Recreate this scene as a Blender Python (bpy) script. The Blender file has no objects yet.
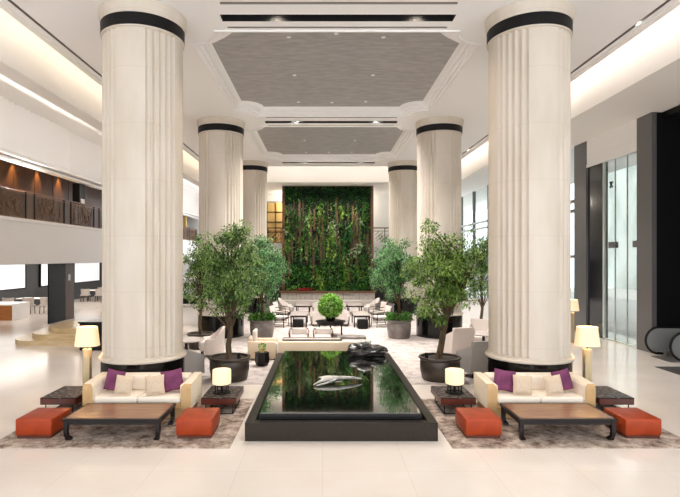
import bpy, bmesh, math, random
from mathutils import Vector, Matrix, noise
C = bpy.context.scene.collection
PI = math.pi
random.seed(7)

# ------------------------------------------------------------------ materials
def srgb(r, g, b):
    f = lambda c: (c/255/12.92) if c/255 <= 0.04045 else ((c/255+0.055)/1.055)**2.4
    return (f(r), f(g), f(b), 1)

def mat(name, col, rough=0.5, metal=0.0, col2=None, scale=5.0, detail=4.0, bump=0.0, bscale=None, coat=0.0,
        stretch=None, lo=0.35, hi=0.65, emit=None, estr=0.0, spec=0.5, island=0.0, trans=0.0, nrough=0.5):
    m = bpy.data.materials.new(name); m.use_nodes = True
    nt = m.node_tree; b = nt.nodes['Principled BSDF']; L = nt.links
    b.inputs['Base Color'].default_value = col
    b.inputs['Roughness'].default_value = rough
    b.inputs['Metallic'].default_value = metal
    b.inputs['Coat Weight'].default_value = coat
    b.inputs['Coat Roughness'].default_value = 0.06
    b.inputs['Specular IOR Level'].default_value = spec
    if trans: b.inputs['Subsurface Weight'].default_value = 0
    vec = None
    if col2 or bump:
        tc = nt.nodes.new('ShaderNodeTexCoord')
        mp = nt.nodes.new('ShaderNodeMapping')
        L.new(tc.outputs['Object'], mp.inputs['Vector'])
        if stretch: mp.inputs['Scale'].default_value = stretch
        vec = mp.outputs['Vector']
    if col2:
        n = nt.nodes.new('ShaderNodeTexNoise'); n.inputs['Scale'].default_value = scale; n.inputs['Detail'].default_value = detail
        L.new(vec, n.inputs['Vector'])
        n.inputs['Roughness'].default_value = nrough
        r = nt.nodes.new('ShaderNodeValToRGB')
        r.color_ramp.elements[0].position = lo; r.color_ramp.elements[0].color = col
        r.color_ramp.elements[1].position = hi; r.color_ramp.elements[1].color = col2
        if island:
            g = nt.nodes.new('ShaderNodeNewGeometry'); mm = nt.nodes.new('ShaderNodeMath'); mm.operation = 'MULTIPLY_ADD'
            mm.inputs[1].default_value = island
            L.new(g.outputs['Random Per Island'], mm.inputs[0])
            sb = nt.nodes.new('ShaderNodeMath'); sb.operation = 'SUBTRACT'; sb.inputs[1].default_value = island/2
            L.new(n.outputs['Fac'], sb.inputs[0]); L.new(sb.outputs[0], mm.inputs[2]); L.new(mm.outputs[0], r.inputs['Fac'])
        else:
            L.new(n.outputs['Fac'], r.inputs['Fac'])
        L.new(r.outputs['Color'], b.inputs['Base Color'])
    if bump:
        n2 = nt.nodes.new('ShaderNodeTexNoise'); n2.inputs['Scale'].default_value = bscale or scale; n2.inputs['Detail'].default_value = 3
        L.new(vec, n2.inputs['Vector'])
        bp = nt.nodes.new('ShaderNodeBump'); bp.inputs['Strength'].default_value = bump; bp.inputs['Distance'].default_value = 0.02
        L.new(n2.outputs['Fac'], bp.inputs['Height']); L.new(bp.outputs['Normal'], b.inputs['Normal'])
    if emit:
        b.inputs['Emission Color'].default_value = emit; b.inputs['Emission Strength'].default_value = estr
    return m

def leaf_mat(name, c1, c2, scale=3.0):
    m = mat(name, c1, rough=0.45, col2=c2, scale=scale, island=0.9, lo=0.2, hi=0.8)
    nt = m.node_tree; b = nt.nodes['Principled BSDF']; out = nt.nodes['Material Output']
    t = nt.nodes.new('ShaderNodeBsdfTranslucent'); mx = nt.nodes.new('ShaderNodeMixShader'); mx.inputs[0].default_value = 0.3
    src = b.inputs['Base Color'].links[0].from_socket
    nt.links.new(src, t.inputs['Color']); nt.links.new(b.outputs[0], mx.inputs[1]); nt.links.new(t.outputs[0], mx.inputs[2])
    nt.links.new(mx.outputs[0], out.inputs['Surface'])
    return m

def glass_mat(name, tint=(0.93, 0.96, 0.95, 1), gl=0.12, rough=0.02):
    m = bpy.data.materials.new(name); m.use_nodes = True
    nt = m.node_tree; nt.nodes.remove(nt.nodes['Principled BSDF']); out = nt.nodes['Material Output']
    t = nt.nodes.new('ShaderNodeBsdfTransparent'); t.inputs[0].default_value = tint
    g = nt.nodes.new('ShaderNodeBsdfGlossy'); g.inputs['Roughness'].default_value = rough
    mx = nt.nodes.new('ShaderNodeMixShader'); mx.inputs[0].default_value = gl
    nt.links.new(t.outputs[0], mx.inputs[1]); nt.links.new(g.outputs[0], mx.inputs[2]); nt.links.new(mx.outputs[0], out.inputs['Surface'])
    return m

def floor_mat():
    m = mat('marble_floor', srgb(236, 227, 219), rough=0.14, col2=srgb(230, 219, 208), scale=0.9, detail=6, lo=0.3, hi=0.7, spec=0.45)
    nt = m.node_tree; b = nt.nodes['Principled BSDF']; L = nt.links
    tc = nt.nodes.new('ShaderNodeTexCoord')
    br = nt.nodes.new('ShaderNodeTexBrick'); br.offset = 0.0
    br.inputs['Color1'].default_value = (1, 1, 1, 1); br.inputs['Color2'].default_value = (0.975, 0.97, 0.965, 1)
    br.inputs['Mortar'].default_value = (0.86, 0.83, 0.8, 1)
    br.inputs['Scale'].default_value = 1.0; br.inputs['Mortar Size'].default_value = 0.004
    br.inputs['Brick Width'].default_value = 1.2; br.inputs['Row Height'].default_value = 1.2
    L.new(tc.outputs['Object'], br.inputs['Vector'])
    mx = nt.nodes.new('ShaderNodeMix'); mx.data_type = 'RGBA'; mx.blend_type = 'MULTIPLY'; mx.inputs[0].default_value = 1
    src = b.inputs['Base Color'].links[0].from_socket
    L.new(src, mx.inputs[6]); L.new(br.outputs['Color'], mx.inputs[7]); L.new(mx.outputs[2], b.inputs['Base Color'])
    return m

def stone_mat():   # cream limestone with faint course joints
    m = mat('limestone', srgb(214, 203, 190), rough=0.55, col2=srgb(206, 194, 178), scale=3, detail=5, stretch=(1, 1, 0.25), bump=0.05, bscale=40)
    nt = m.node_tree; b = nt.nodes['Principled BSDF']; L = nt.links
    tc = nt.nodes.new('ShaderNodeTexCoord'); sp = nt.nodes.new('ShaderNodeSeparateXYZ'); L.new(tc.outputs['Object'], sp.inputs[0])
    a = nt.nodes.new('ShaderNodeMath'); a.operation = 'DIVIDE'; a.inputs[1].default_value = 1.15; L.new(sp.outputs['Z'], a.inputs[0])
    f = nt.nodes.new('ShaderNodeMath'); f.operation = 'FRACT'; L.new(a.outputs[0], f.inputs[0])
    c = nt.nodes.new('ShaderNodeMath'); c.operation = 'LESS_THAN'; c.inputs[1].default_value = 0.012; L.new(f.outputs[0], c.inputs[0])
    mx = nt.nodes.new('ShaderNodeMix'); mx.data_type = 'RGBA'; mx.blend_type = 'MULTIPLY'
    L.new(c.outputs[0], mx.inputs[0]); L.new(b.inputs['Base Color'].links[0].from_socket, mx.inputs[6]); mx.inputs[7].default_value = (0.93, 0.92, 0.90, 1)
    L.new(mx.outputs[2], b.inputs['Base Color'])
    return m

M = {}
M['floor'] = floor_mat()
M['stone'] = stone_mat()
M['ceil'] = mat('ceiling_paint', srgb(246, 244, 244), rough=0.7)
M['white'] = mat('white_paint', srgb(243, 241, 240), rough=0.6)
M['cove'] = mat('cove_paint', srgb(246, 243, 240), rough=0.7)
M['panel'] = mat('grey_panel', srgb(172, 169, 169), rough=0.45, col2=srgb(152, 149, 149), scale=2.5, detail=8, stretch=(1, 3, 1))
M['black'] = mat('black_satin', srgb(15, 13, 13), rough=0.5, spec=0.25)
M['blackgloss'] = mat('black_granite', srgb(14, 13, 12), rough=0.16, spec=0.35)
M['slot'] = mat('slot_dark', srgb(14, 13, 13), rough=0.8)
M['greyslot'] = mat('slot_grey', srgb(150, 143, 138), rough=0.7)
M['poolrim'] = mat('bronze_rim', srgb(44, 35, 27), rough=0.35, col2=srgb(34, 27, 21), scale=20, metal=0.2, spec=.35)
M['water'] = mat('still_water', srgb(7, 9, 8), rough=0.015, spec=1.0, coat=1.0)
M['water'].node_tree.nodes['Principled BSDF'].inputs['IOR'].default_value = 1.9
M['rug'] = mat('worn_rug', srgb(206, 190, 176), rough=0.95, col2=srgb(100, 78, 64), scale=3.6, detail=15, lo=0.40, hi=0.60, nrough=.78, bump=0.3, bscale=160, stretch=(1, 1, 1))
M['carpet'] = mat('lounge_carpet', srgb(200, 190, 185), rough=0.95, nrough=.75, col2=srgb(142, 128, 121), scale=3.0, detail=12, lo=0.42, hi=0.68, bump=0.25, bscale=150)
M['cream'] = mat('cream_fabric', srgb(244, 232, 215), rough=0.85, bump=0.08, bscale=220)
M['armfab'] = mat('beige_arm', srgb(240, 226, 203), rough=0.6)
M['sofashell'] = mat('tan_leather', srgb(204, 168, 118), rough=0.45, col2=srgb(196, 158, 108), scale=6)
M['pillowcream'] = mat('sand_linen', srgb(222, 202, 178), rough=0.9, col2=srgb(206, 184, 158), scale=60, bump=0.1, bscale=200)
M['purple'] = mat('plum_velvet', srgb(128, 62, 102), rough=0.8, col2=srgb(104, 46, 82), scale=6, bump=0.05, bscale=120)
M['orange'] = mat('saddle_leather', spec=0.3, rough=0.42, col=srgb(168, 64, 26), col2=srgb(140, 48, 18), scale=5, lo=0.3, hi=0.75, bump=0.05, bscale=90)
M['plinth'] = mat('ottoman_base', srgb(92, 42, 24), rough=0.5)
M['tabletop'] = mat('table_veneer', srgb(158, 116, 84), rough=0.26, col2=srgb(132, 94, 68), scale=4, stretch=(0.6, 9, 1), detail=5)
M['darkwood'] = mat('ebonised_wood', srgb(28, 20, 18), rough=0.4, spec=.3)
M['redwood'] = mat('rosewood', srgb(96, 44, 30), rough=0.3, col2=srgb(64, 28, 20), scale=3, stretch=(0.8, 0.8, 9))
M['carved'] = mat('carved_top', srgb(34, 26, 25), rough=0.4, spec=.3, col2=srgb(124, 110, 106), scale=15, lo=0.52, hi=0.60, detail=3, bump=0.2, bscale=15)
M['shade'] = mat('lit_shade', srgb(240, 216, 176), rough=0.8, emit=(1.0, 0.80, 0.52, 1), estr=0.20)
M['shade2'] = mat('lit_parchment', srgb(236, 216, 170), rough=0.8, emit=(1.0, 0.82, 0.52, 1), estr=0.26)
M['brass'] = mat('brushed_brass', srgb(200, 182, 146), rough=0.35, metal=0.4, col2=srgb(184, 164, 126), scale=8, stretch=(8, 8, 0.3))
M['steel'] = mat('brushed_steel', srgb(170, 168, 166), rough=0.3, metal=0.9)
M['pot'] = mat('bronze_pot', srgb(84, 74, 66), rough=0.38, metal=0.45, col2=srgb(60, 52, 46), scale=3)
M['potgrey'] = mat('pewter_pot', srgb(140, 132, 126), rough=0.4, metal=0.35, col2=srgb(108, 100, 95), scale=3)
M['soil'] = mat('soil', srgb(44, 34, 28), rough=0.95, col2=srgb(66, 52, 42), scale=30, bump=0.8, bscale=30)
M['bark'] = mat('bark', srgb(104, 84, 58), rough=0.9, col2=srgb(62, 48, 34), scale=9, stretch=(2, 2, 0.4), bump=0.5, bscale=14)
M['leafA'] = leaf_mat('leaf_fig', srgb(40, 76, 34), srgb(150, 182, 100))
M['leafB'] = leaf_mat('leaf_dark_fig', srgb(28, 68, 38), srgb(116, 166, 98))
M['leafC'] = leaf_mat('leaf_warm_fig', srgb(42, 80, 30), srgb(152, 184, 88))
M['leafball'] = leaf_mat('leaf_lime', srgb(70, 124, 36), srgb(168, 212, 100), scale=6)
M['vineDark'] = leaf_mat('vine_dark', srgb(16, 58, 28), srgb(62, 136, 66), scale=2)
M['vineMid'] = leaf_mat('vine_mid', srgb(30, 78, 24), srgb(104, 160, 60), scale=2)
M['vineLime'] = leaf_mat('vine_lime', srgb(84, 122, 34), srgb(160, 184, 80), scale=2)
M['vinePale'] = leaf_mat('vine_pale', srgb(112, 138, 96), srgb(196, 212, 172), scale=2)
M['barkslat'] = mat('bark_strip', srgb(96, 72, 50), rough=0.9, col2=srgb(58, 44, 34), scale=4, stretch=(4, 4, 0.5), island=0.8, bump=0.5, bscale=20)
M['wallback'] = mat('planting_backing', srgb(26, 32, 20), rough=0.9)
M['framewood'] = mat('walnut_frame', srgb(112, 72, 46), rough=0.45, col2=srgb(88, 54, 34), scale=3, stretch=(6, 6, 0.4))
M['brownwall'] = mat('walnut_panel', srgb(88, 58, 34), rough=0.45, col2=srgb(70, 44, 26), scale=2, stretch=(1, 1, 0.3))
M['bronze'] = mat('bronze_filigree', srgb(120, 88, 62), rough=0.4, metal=0.5)
M['railwood'] = mat('rail_wood', srgb(92, 54, 36), rough=0.35)
M['greystone'] = mat('grey_stone', srgb(190, 182, 174), rough=0.7, col2=srgb(164, 156, 148), scale=5, detail=8, bump=0.1, bscale=25)
M['chairfab'] = mat('ivory_upholstery', srgb(206, 195, 187), rough=0.85, bump=0.06, bscale=180)
M['greyfab'] = mat('stone_upholstery', srgb(178, 170, 163), rough=0.85, bump=0.06, bscale=180)
M['beige'] = mat('beige_leather', srgb(228, 206, 176), rough=0.55)
M['marbletop'] = mat('pale_tabletop', srgb(196, 184, 176), rough=0.2)
M['rock'] = mat('dark_boulder', srgb(52, 45, 39), rough=0.3, col2=srgb(26, 22, 20), scale=4, bump=0.5, bscale=9)
M['palerock'] = mat('pale_stone', srgb(204, 200, 192), rough=0.5, col2=srgb(150, 146, 138), scale=5, bump=0.4, bscale=9)
M['glass'] = glass_mat('clear_glass', (0.93, 0.96, 0.95, 1), 0.08)
M['edge'] = mat('glass_edge', srgb(196, 206, 200), rough=0.3)
M['frost'] = glass_mat('door_glass', (0.88, 0.895, 0.875, 1), 0.10, 0.08)
M['escglass'] = glass_mat('balustrade_glass', (0.80, 0.82, 0.82, 1), 0.45, 0.15)
_nt = M['escglass'].node_tree; _d = _nt.nodes.new('ShaderNodeBsdfDiffuse'); _d.inputs[0].default_value = srgb(176, 176, 176)
_nt.links.new(_d.outputs[0], [n for n in _nt.nodes if n.type == 'MIX_SHADER'][0].inputs[2])
M['screen'] = mat('lit_blind', srgb(236, 238, 238), rough=0.6, emit=(0.93, 0.97, 1, 1), estr=0.22)
M['fascia'] = mat('fascia_white', srgb(236, 233, 233), rough=0.5)
M['stepstone'] = mat('travertine', srgb(222, 200, 160), rough=0.25, col2=srgb(206, 180, 138), scale=2, stretch=(1, 1, 6))
M['grey'] = mat('grey_cladding', srgb(104, 102, 102), rough=0.35, metal=0.2)
M['darkblue'] = mat('smoked_glass', srgb(34, 36, 42), rough=0.12)
M['darkwall'] = mat('charcoal_wall', srgb(28, 26, 24), rough=0.5)
M['ochre'] = mat('ochre_screen', srgb(222, 186, 118), rough=0.7)
M['orangewood'] = mat('teak_front', srgb(176, 112, 56), rough=0.4, col2=srgb(150, 92, 44), scale=3, stretch=(0.4, 0.4, 6))
M['ground'] = mat('outside_paving', srgb(168, 167, 164), rough=0.8, col2=srgb(154, 153, 150), scale=2)
M['facade'] = mat('outside_facade', srgb(164, 170, 167), rough=0.8, col2=srgb(140, 148, 144), scale=0.5, stretch=(1, 1, .4), lo=0.42, hi=0.6)
M['mat'] = mat('entrance_mat', srgb(62, 60, 60), rough=0.95, bump=0.3, bscale=200)
M['lampglow'] = mat('downlight_glow', (1, 1, 1, 1), emit=(1, 0.93, 0.82, 1), estr=6)
M['redplant'] = leaf_mat('red_bract', srgb(120, 14, 20), srgb(196, 36, 44), scale=6)

# ------------------------------------------------------------------ mesh helpers
class MB:
    def __init__(s): s.v = []; s.f = []
    def add(s, vs, fs, mtx=None):
        b = len(s.v)
        s.v.extend([(mtx @ Vector(p)) if mtx else Vector(p) for p in vs])
        s.f.extend([tuple(b+i for i in f) for f in fs])
        return s
    def box(s, x0, x1, y0, y1, z0, z1, mtx=None):
        return s.add([(x0,y0,z0),(x1,y0,z0),(x1,y1,z0),(x0,y1,z0),(x0,y0,z1),(x1,y0,z1),(x1,y1,z1),(x0,y1,z1)],
              [(0,3,2,1),(4,5,6,7),(0,1,5,4),(1,2,6,5),(2,3,7,6),(3,0,4,7)], mtx)
    def rbox(s, x0, x1, y0, y1, z0, z1, r=0.03, seg=3, mtx=None):
        bm = bmesh.new(); bmesh.ops.create_cube(bm, size=1)
        for v in bm.verts:
            v.co = Vector(((x0+x1)/2+v.co.x*(x1-x0), (y0+y1)/2+v.co.y*(y1-y0), (z0+z1)/2+v.co.z*(z1-z0)))
        bmesh.ops.bevel(bm, geom=bm.edges[:], offset=r, segments=seg, affect='EDGES', profile=0.5)
        return s.addbm(bm, mtx)
    def addbm(s, bm, mtx=None):
        bm.verts.index_update()
        s.add([v.co.copy() for v in bm.verts], [[v.index for v in f.verts] for f in bm.faces], mtx); bm.free(); return s
    def lathe(s, prof, seg=48, mtx=None, rad=None):
        vs, fs = [], []
        n = len(prof)
        for i in range(seg):
            a = 2*PI*i/seg
            for (r, z) in prof:
                k = rad(a) if rad else 1
                vs.append((r*k*math.cos(a), r*k*math.sin(a), z))
        for i in range(seg):
            j = (i+1) % seg
            for k in range(n-1):
                fs.append((i*n+k, j*n+k, j*n+k+1, i*n+k+1))
        if prof[0][0] > 1e-6: fs.append(tuple(i*n for i in reversed(range(seg))))
        if prof[-1][0] > 1e-6: fs.append(tuple(i*n+n-1 for i in range(seg)))
        return s.add(vs, fs, mtx)
    def cyl(s, x, y, z0, z1, r, seg=24): return s.lathe([(r, z0), (r, z1)], seg, Matrix.Translation((x, y, 0)))
    def tube(s, pts, r, seg=8, closed=False):
        pts = [Vector(p) for p in pts]; n = len(pts)
        rr = r if isinstance(r, (list, tuple)) else [r]*n
        vs, fs = [], []
        up = Vector((0, 0, 1))
        prev = None
        for i, p in enumerate(pts):
            a = pts[(i-1) % n] if (closed or i > 0) else p
            b = pts[(i+1) % n] if (closed or i < n-1) else p
            t = (b-a).normalized()
            if prev is None:
                ref = up if abs(t.z) < 0.9 else Vector((1, 0, 0))
                u = t.cross(ref).normalized()
            else:
                u = (prev - t*prev.dot(t)).normalized()
            prev = u; w = t.cross(u)
            for k in range(seg):
                q = 2*PI*k/seg
                vs.append(p + (u*math.cos(q)+w*math.sin(q))*rr[i])
        for i in range(n if closed else n-1):
            j = (i+1) % n
            for k in range(seg):
                l = (k+1) % seg
                fs.append((i*seg+k, i*seg+l, j*seg+l, j*seg+k))
        if not closed:
            fs.append(tuple(reversed(range(seg)))); fs.append(tuple((n-1)*seg+k for k in range(seg)))
        return s.add(vs, fs)
    def prism(s, poly, z0, z1, mtx=None):
        n = len(poly)
        vs = [(x, y, z0) for x, y in poly] + [(x, y, z1) for x, y in poly]
        fs = [tuple(reversed(range(n))), tuple(range(n, 2*n))] + [(i, (i+1) % n, n+(i+1) % n, n+i) for i in range(n)]
        return s.add(vs, fs, mtx)
    def build(s, name, material, parent=None, loc=None, smooth=True, angle=35):
        me = bpy.data.meshes.new(name); me.from_pydata([tuple(v) for v in s.v], [], s.f); me.update()
        if smooth and len(s.f):
            me.polygons.foreach_set('use_smooth', [True]*len(me.polygons))
            me.set_sharp_from_angle(angle=math.radians(angle))
        me.materials.append(material)
        o = bpy.data.objects.new(name, me); C.objects.link(o)
        if parent: o.parent = parent
        if loc: o.location = loc
        return o

def tag(o, label=None, cat=None, group=None, kind=None):
    if label: o['label'] = label
    if cat: o['category'] = cat
    if group: o['group'] = group
    if kind: o['kind'] = kind
    return o
def thing(name, label, cat, loc=(0, 0, 0), rz=0, group=None):
    o = bpy.data.objects.new(name, None); C.objects.link(o); o.location = loc; o.rotation_euler = (0, 0, rz)
    return tag(o, label, cat, group)
def copy_tree(o, parent=None):
    c = o.copy(); C.objects.link(c); c.parent = parent
    for ch in list(o.children): copy_tree(ch, c)
    return c
def dup(o, loc, rz, label, group=None):
    c = copy_tree(o); c.location = loc; c.rotation_euler = (0, 0, rz); c['label'] = label
    if group: c['group'] = group
    return c
def struct(name, mb, m, parent=None, smooth=False):
    o = mb.build(name, m, parent, smooth=smooth)
    if not parent: o['kind'] = 'structure'
    return o
def area(name, loc, size, energy, color, rot):
    l = bpy.data.lights.new(name, 'AREA'); l.shape = 'RECTANGLE'; l.size, l.size_y = size; l.energy = energy; l.color = color
    o = bpy.data.objects.new(name, l); C.objects.link(o); o.location = loc; o.rotation_euler = rot; return o
def spot(name, loc, energy, color, ang, blend=0.6, rot=(0, 0, 0), size=0.08):
    l = bpy.data.lights.new(name, 'SPOT'); l.energy = energy; l.color = color; l.spot_size = math.radians(ang); l.spot_blend = blend
    l.shadow_soft_size = size
    o = bpy.data.objects.new(name, l); C.objects.link(o); o.location = loc; o.rotation_euler = rot; return o

# ------------------------------------------------------------------ the room
XC = 0.335                       # axis of the hall
CZ = 8.25                        # main ceiling
LY, RY = 0, 0
struct('floor', MB().box(-22, 11.6, -7, 52, -0.2, 0), M['floor'])

# --- ceiling with the recessed panels, slots and side coves
def scooped(x0, x1, y0, y1, r, n=10):
    pts = []
    for (cx, cy, a0) in ((x0, y0, 90), (x1, y0, 180), (x1, y1, 270), (x0, y1, 0)):
        for i in range(n+1):
            a = math.radians(a0 - 90*i/n)
            pts.append((cx+r*math.cos(a), cy+r*math.sin(a)))
    # order: corner arcs are walked so that the outline runs anticlockwise
    return pts
def rect(x0, x1, y0, y1): return [(x0, y0), (x1, y0), (x1, y1), (x0, y1)]
def plate(outer, holes, z, thick=0.0):
    bm = bmesh.new(); edges = []
    for loop in [outer]+holes:
        vs = [bm.verts.new((x, y, z)) for x, y in loop]
        edges += [bm.edges.new((vs[i], vs[(i+1) % len(vs)])) for i in range(len(vs))]
    bmesh.ops.triangle_fill(bm, use_beauty=True, use_dissolve=False, edges=edges)
    return bm
def band(loopA, za, loopB, zb):
    n = len(loopA)
    vs = [(x, y, za) for x, y in loopA]+[(x, y, zb) for x, y in loopB]
    return vs, [(i, (i+1) % n, n+(i+1) % n, n+i) for i in range(n)]

CX0, CX1, CY0, CY1 = -6.72, 7.39, -7.0, 29.25
panels = [(11.92, 18.85), (20.5, 27.4), (3.35, 10.25)]     # panel recess openings (Y)
slots = []   # y0, y1, halfwidth, depth, material
for yc in (2.62, 11.2, 19.78, 28.2):
    slots += [(yc-0.70, yc-0.60, 2.45, 'greyslot'), (yc-0.16, yc+0.16, 2.55, 'slot'), (yc+0.42, yc+0.50, 2.5, 'greyslot')]
holes = []
for y0, y1 in panels: holes.append(scooped(XC-3.42, XC+3.42, y0, y1, 0.72))
for y0, y1, hw, mn in slots: holes.append(rect(XC-hw, XC+hw, y0, y1))
longslots = [(-6.42, -6.34), (7.02, 7.10)]
for x0, x1 in longslots: holes.append(rect(x0, x1, -6.5, 28.9))
mb = MB(); mb.addbm(plate(rect(CX0, CX1, CY0, CY1), holes, CZ))
mb.addbm(plate(rect(CX0, CX1, CY0, CY1), [], CZ+0.9))
struct('ceiling', mb, M['ceil'])
# recess mouldings and grey panels
mb = MB(); gp = MB()
for y0, y1 in panels:
    L0 = scooped(XC-3.42, XC+3.42, y0, y1, 0.72); L1 = scooped(XC-3.42, XC+3.42, y0, y1, 0.72)
    L2 = scooped(XC-3.34, XC+3.34, y0+0.08, y1-0.08, 0.72); L3 = scooped(XC-3.26, XC+3.26, y0+0.16, y1-0.16, 0.72); L4 = scooped(XC-3.17, XC+3.17, y0+0.25, y1-0.25, 0.70)
    for a, za, b_, zb in ((L0, CZ, L1, CZ+.08), (L1, CZ+.08, L2, CZ+.08), (L2, CZ+.08, L2, CZ+.16), (L2, CZ+.16, L3, CZ+.16), (L3, CZ+.16, L4, CZ+.25)):
        mb.add(*band(a, za, b_, zb))
    vs = [(x, y, CZ+.25) for x, y in L4]; gp.addbm(plate(L4, [], CZ+.25))
    # raised bead round the opening
    La = scooped(XC-3.56, XC+3.56, y0-0.12, y1+0.12, 0.72); Lb = scooped(XC-3.50, XC+3.50, y0-0.07, y1+0.07, 0.72)
    mb.add(*band(La, CZ, La, CZ-.03)); mb.add(*band(La, CZ-.03, Lb, CZ-.03)); mb.add(*band(Lb, CZ-.03, Lb, CZ))
struct('trim_1', mb, M['white'])
tag(gp.build('ceiling_panel', M['panel'], smooth=False), kind='structure')
ms = MB(); mg = MB()
def slotbox(mb, x0, x1, y0, y1, d):
    mb.add([(x0,y0,CZ),(x1,y0,CZ),(x1,y1,CZ),(x0,y1,CZ),(x0,y0,CZ+d),(x1,y0,CZ+d),(x1,y1,CZ+d),(x0,y1,CZ+d)],
           [(4,5,6,7),(0,1,5,4),(1,2,6,5),(2,3,7,6),(3,0,4,7)])
for y0, y1, hw, mn in slots: slotbox(ms if mn == 'slot' else mg, XC-hw, XC+hw, y0, y1, 0.25 if mn == 'slot' else 0.06)
for x0, x1 in longslots: slotbox(mg, x0, x1, -6.5, 28.9, 0.07)
struct('ceiling_slot', ms, M['slot']); struct('trim_2', mg, M['greyslot'])

# side coves: left X -8.04..-6.72, right X 7.39..8.2, soffits at 7.6
SZ = 7.6
mb = MB()
def quad(mb, *p): mb.add(list(p), [tuple(range(len(p)))])
for (xn, xl, xs, xe) in ((-6.72, -7.5, -8.04, -12.0), (7.39, 8.2, 10.4, None)):
    sg = 1 if xn > 0 else -1
    # near lip of the main ceiling, upstand and cove top
    mb.box(min(xn, xn-sg*0.1), max(xn, xn-sg*0.1), CY0, 33, CZ, CZ+1.0)
    mb.box(min(xn-sg*.1, xl+sg*.05), max(xn-sg*.1, xl+sg*.05), CY0, 50, CZ+1.0, CZ+1.1)
    mb.box(min(xl, xs), max(xl, xs), CY0, 50, SZ, SZ+0.12)         # soffit strip
    mb.box(min(xl, xl+sg*.06), max(xl, xl+sg*.06), CY0, 50, SZ+.10, CZ+1.02)   # lit face
    # small stepped moulding along the ceiling edge
    mb.box(min(xn, xn-sg*.16), max(xn, xn-sg*.16), CY0, CY1, CZ-.025, CZ-0.001)
    mb.box(min(xl-sg*.03, xl+sg*.05), max(xl-sg*.03, xl+sg*.05), CY0, 50, SZ-.03, SZ+.14)
# left second cove behind the lip
mb.box(-8.10, -8.04, CY0, 50, SZ+.1, 9.0); mb.box(-12.4, -8.04, CY0, 50, 9.0, 9.1)
struct('ceiling_cove', mb, M['cove'])
# end cove
mb = MB()
mb.box(CX0-.1, CX1+.1, 29.15, 29.25, CZ, CZ+1); mb.box(CX0, CX1, 29.2, 31.1, CZ+1, CZ+1.1); mb.box(-7.5, 8.2, 31.0, 31.1, SZ, CZ+1); mb.box(-7.5, 8.2, 31.0, 37, SZ, SZ+.12)
mb.box(-7.5, 8.2, 30.93, 31.03, SZ-.03, SZ+.14)
struct('trim_3', mb, M['cove'])

# --- left side: pleated frieze, cornice, walnut gallery, balcony fascia
XL = -12.0
pl = MB(); n = 620; vs = []; fs = []
for i in range(n+1):
    y = -6 + 56*i/n
    x = XL + 0.11*math.sin(i*PI/2*1.0) + (0.04 if int(y/2.4) % 2 else 0)
    vs += [(x, y, 6.9), (x, y, 9.05)]
for i in range(n): fs.append((2*i, 2*i+2, 2*i+3, 2*i+1))
pl.add(vs, fs); struct('wall_frieze', pl, M['white'])
mb = MB(); mb.box(XL-1.7, XL-.1, -6, 50, 8.0, 8.1); mb.box(XL-.2, XL-.1, -6, 50, 6.83, 8.05); mb.box(XL-.1, XL+.28, -6, 50, 6.9, 7.0); mb.box(XL-.1, XL+.2, -6, 50, 7.0, 7.06); mb.box(XL-.2, XL+.1, -6, 50, 6.74, 6.83)
struct('trim_4', mb, M['white'])
mb = MB(); mb.box(XL-1.75, XL-1.6, -6, 32, 4.5, 8.05)
for k in range(22): mb.box(XL-1.61, XL-1.585, -5+1.62*k, -4.97+1.62*k, 4.58, 8.0)
struct('wall_gallery', mb, M['brownwall'])
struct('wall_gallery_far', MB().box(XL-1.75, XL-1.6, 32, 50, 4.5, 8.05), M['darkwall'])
mb = MB(); mb.box(XL-10, XL, -6, 50, 2.75, 4.58); mb.box(XL-.05, XL+.06, -6, 50, 4.45, 4.58)
struct('wall_fascia', mb, M['fascia'])
struct('wall_left', MB().box(-18.2, -18, -6, 50, 0, 2.75), M['darkwall'])
# lit blinds in the room under the balcony
for k, (y0, y1) in enumerate(((22.0, 24.6), (25.4, 30.9), (32.6, 34.6), (37.0, 41.2))):
    w = MB().box(-18.0, -17.95, y0, y1, 1.22, 2.62).build(f'window_{k+1}', M['screen'], smooth=False); w['kind'] = 'structure'
    f = MB(); 
    for a, b_ in ((y0-.08, y0), (y1, y1+.08)): f.box(-18, -17.9, a, b_, 1.14, 2.7)
    f.box(-18, -17.9, y0, y1, 1.14, 1.22); f.box(-18, -17.9, y0, y1, 2.62, 2.7)
    f.build('window_frame', M['black'], w, smooth=False)
struct('wall_end_left', MB().box(-22, -7.5, 50, 50.2, 0, 9.1), M['white'])
# --- end of the hall
struct('wall_back', MB().box(-7.5, 8.2, 37, 37.2, 2.9, 8), M['cove'])
struct('wall_back_lower', MB().box(-7.5, 8.2, 36.6, 36.8, 0, 2.9), M['darkwall'])
struct('wall_mezzanine', MB().box(-7.5, 8.2, 35.4, 37, 2.9, 4.05), M['white'])
struct('wall_end_right', MB().box(8.2, 14, 50, 50.2, 0, 9.1), M['white'])

# --- right side: lintel, pillars, glazing
XR = 10.4
mb = MB(); mb.box(XR, XR+.35, 16.9, 20.15, 6.6, SZ); mb.box(XR-.02, XR+.02, 16.9, 20.15, 6.92, 6.95); mb.box(XR-.02, XR+.03, 16.9, 20.15, 6.55, 6.66)
struct('wall_right', mb, M['white'])
struct('ceiling_soffit', MB().box(XR, 15.5, -6, 50, SZ, SZ+.12), M['cove'])
def pillar(y0, y1, m, name, label, d=0.12):
    mb = MB(); mb.box(XR-.03, XR+d, y0, y1, 0, SZ-.004)
    tag(mb.build(name, m, smooth=False), label, 'pillar')
pillar(16.12, 16.9, M['grey'], 'pillar', 'tall grey clad pillar beside the escalator on the right')
pillar(20.15, 21.1, M['grey'], 'pillar', 'slim dark grey pillar at the far side of the glass entrance')
struct('wall_dark_panel', MB().box(XR+.05, XR+.25, 19.1, 20.15, 0, 6.58), M['darkblue'])
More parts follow.
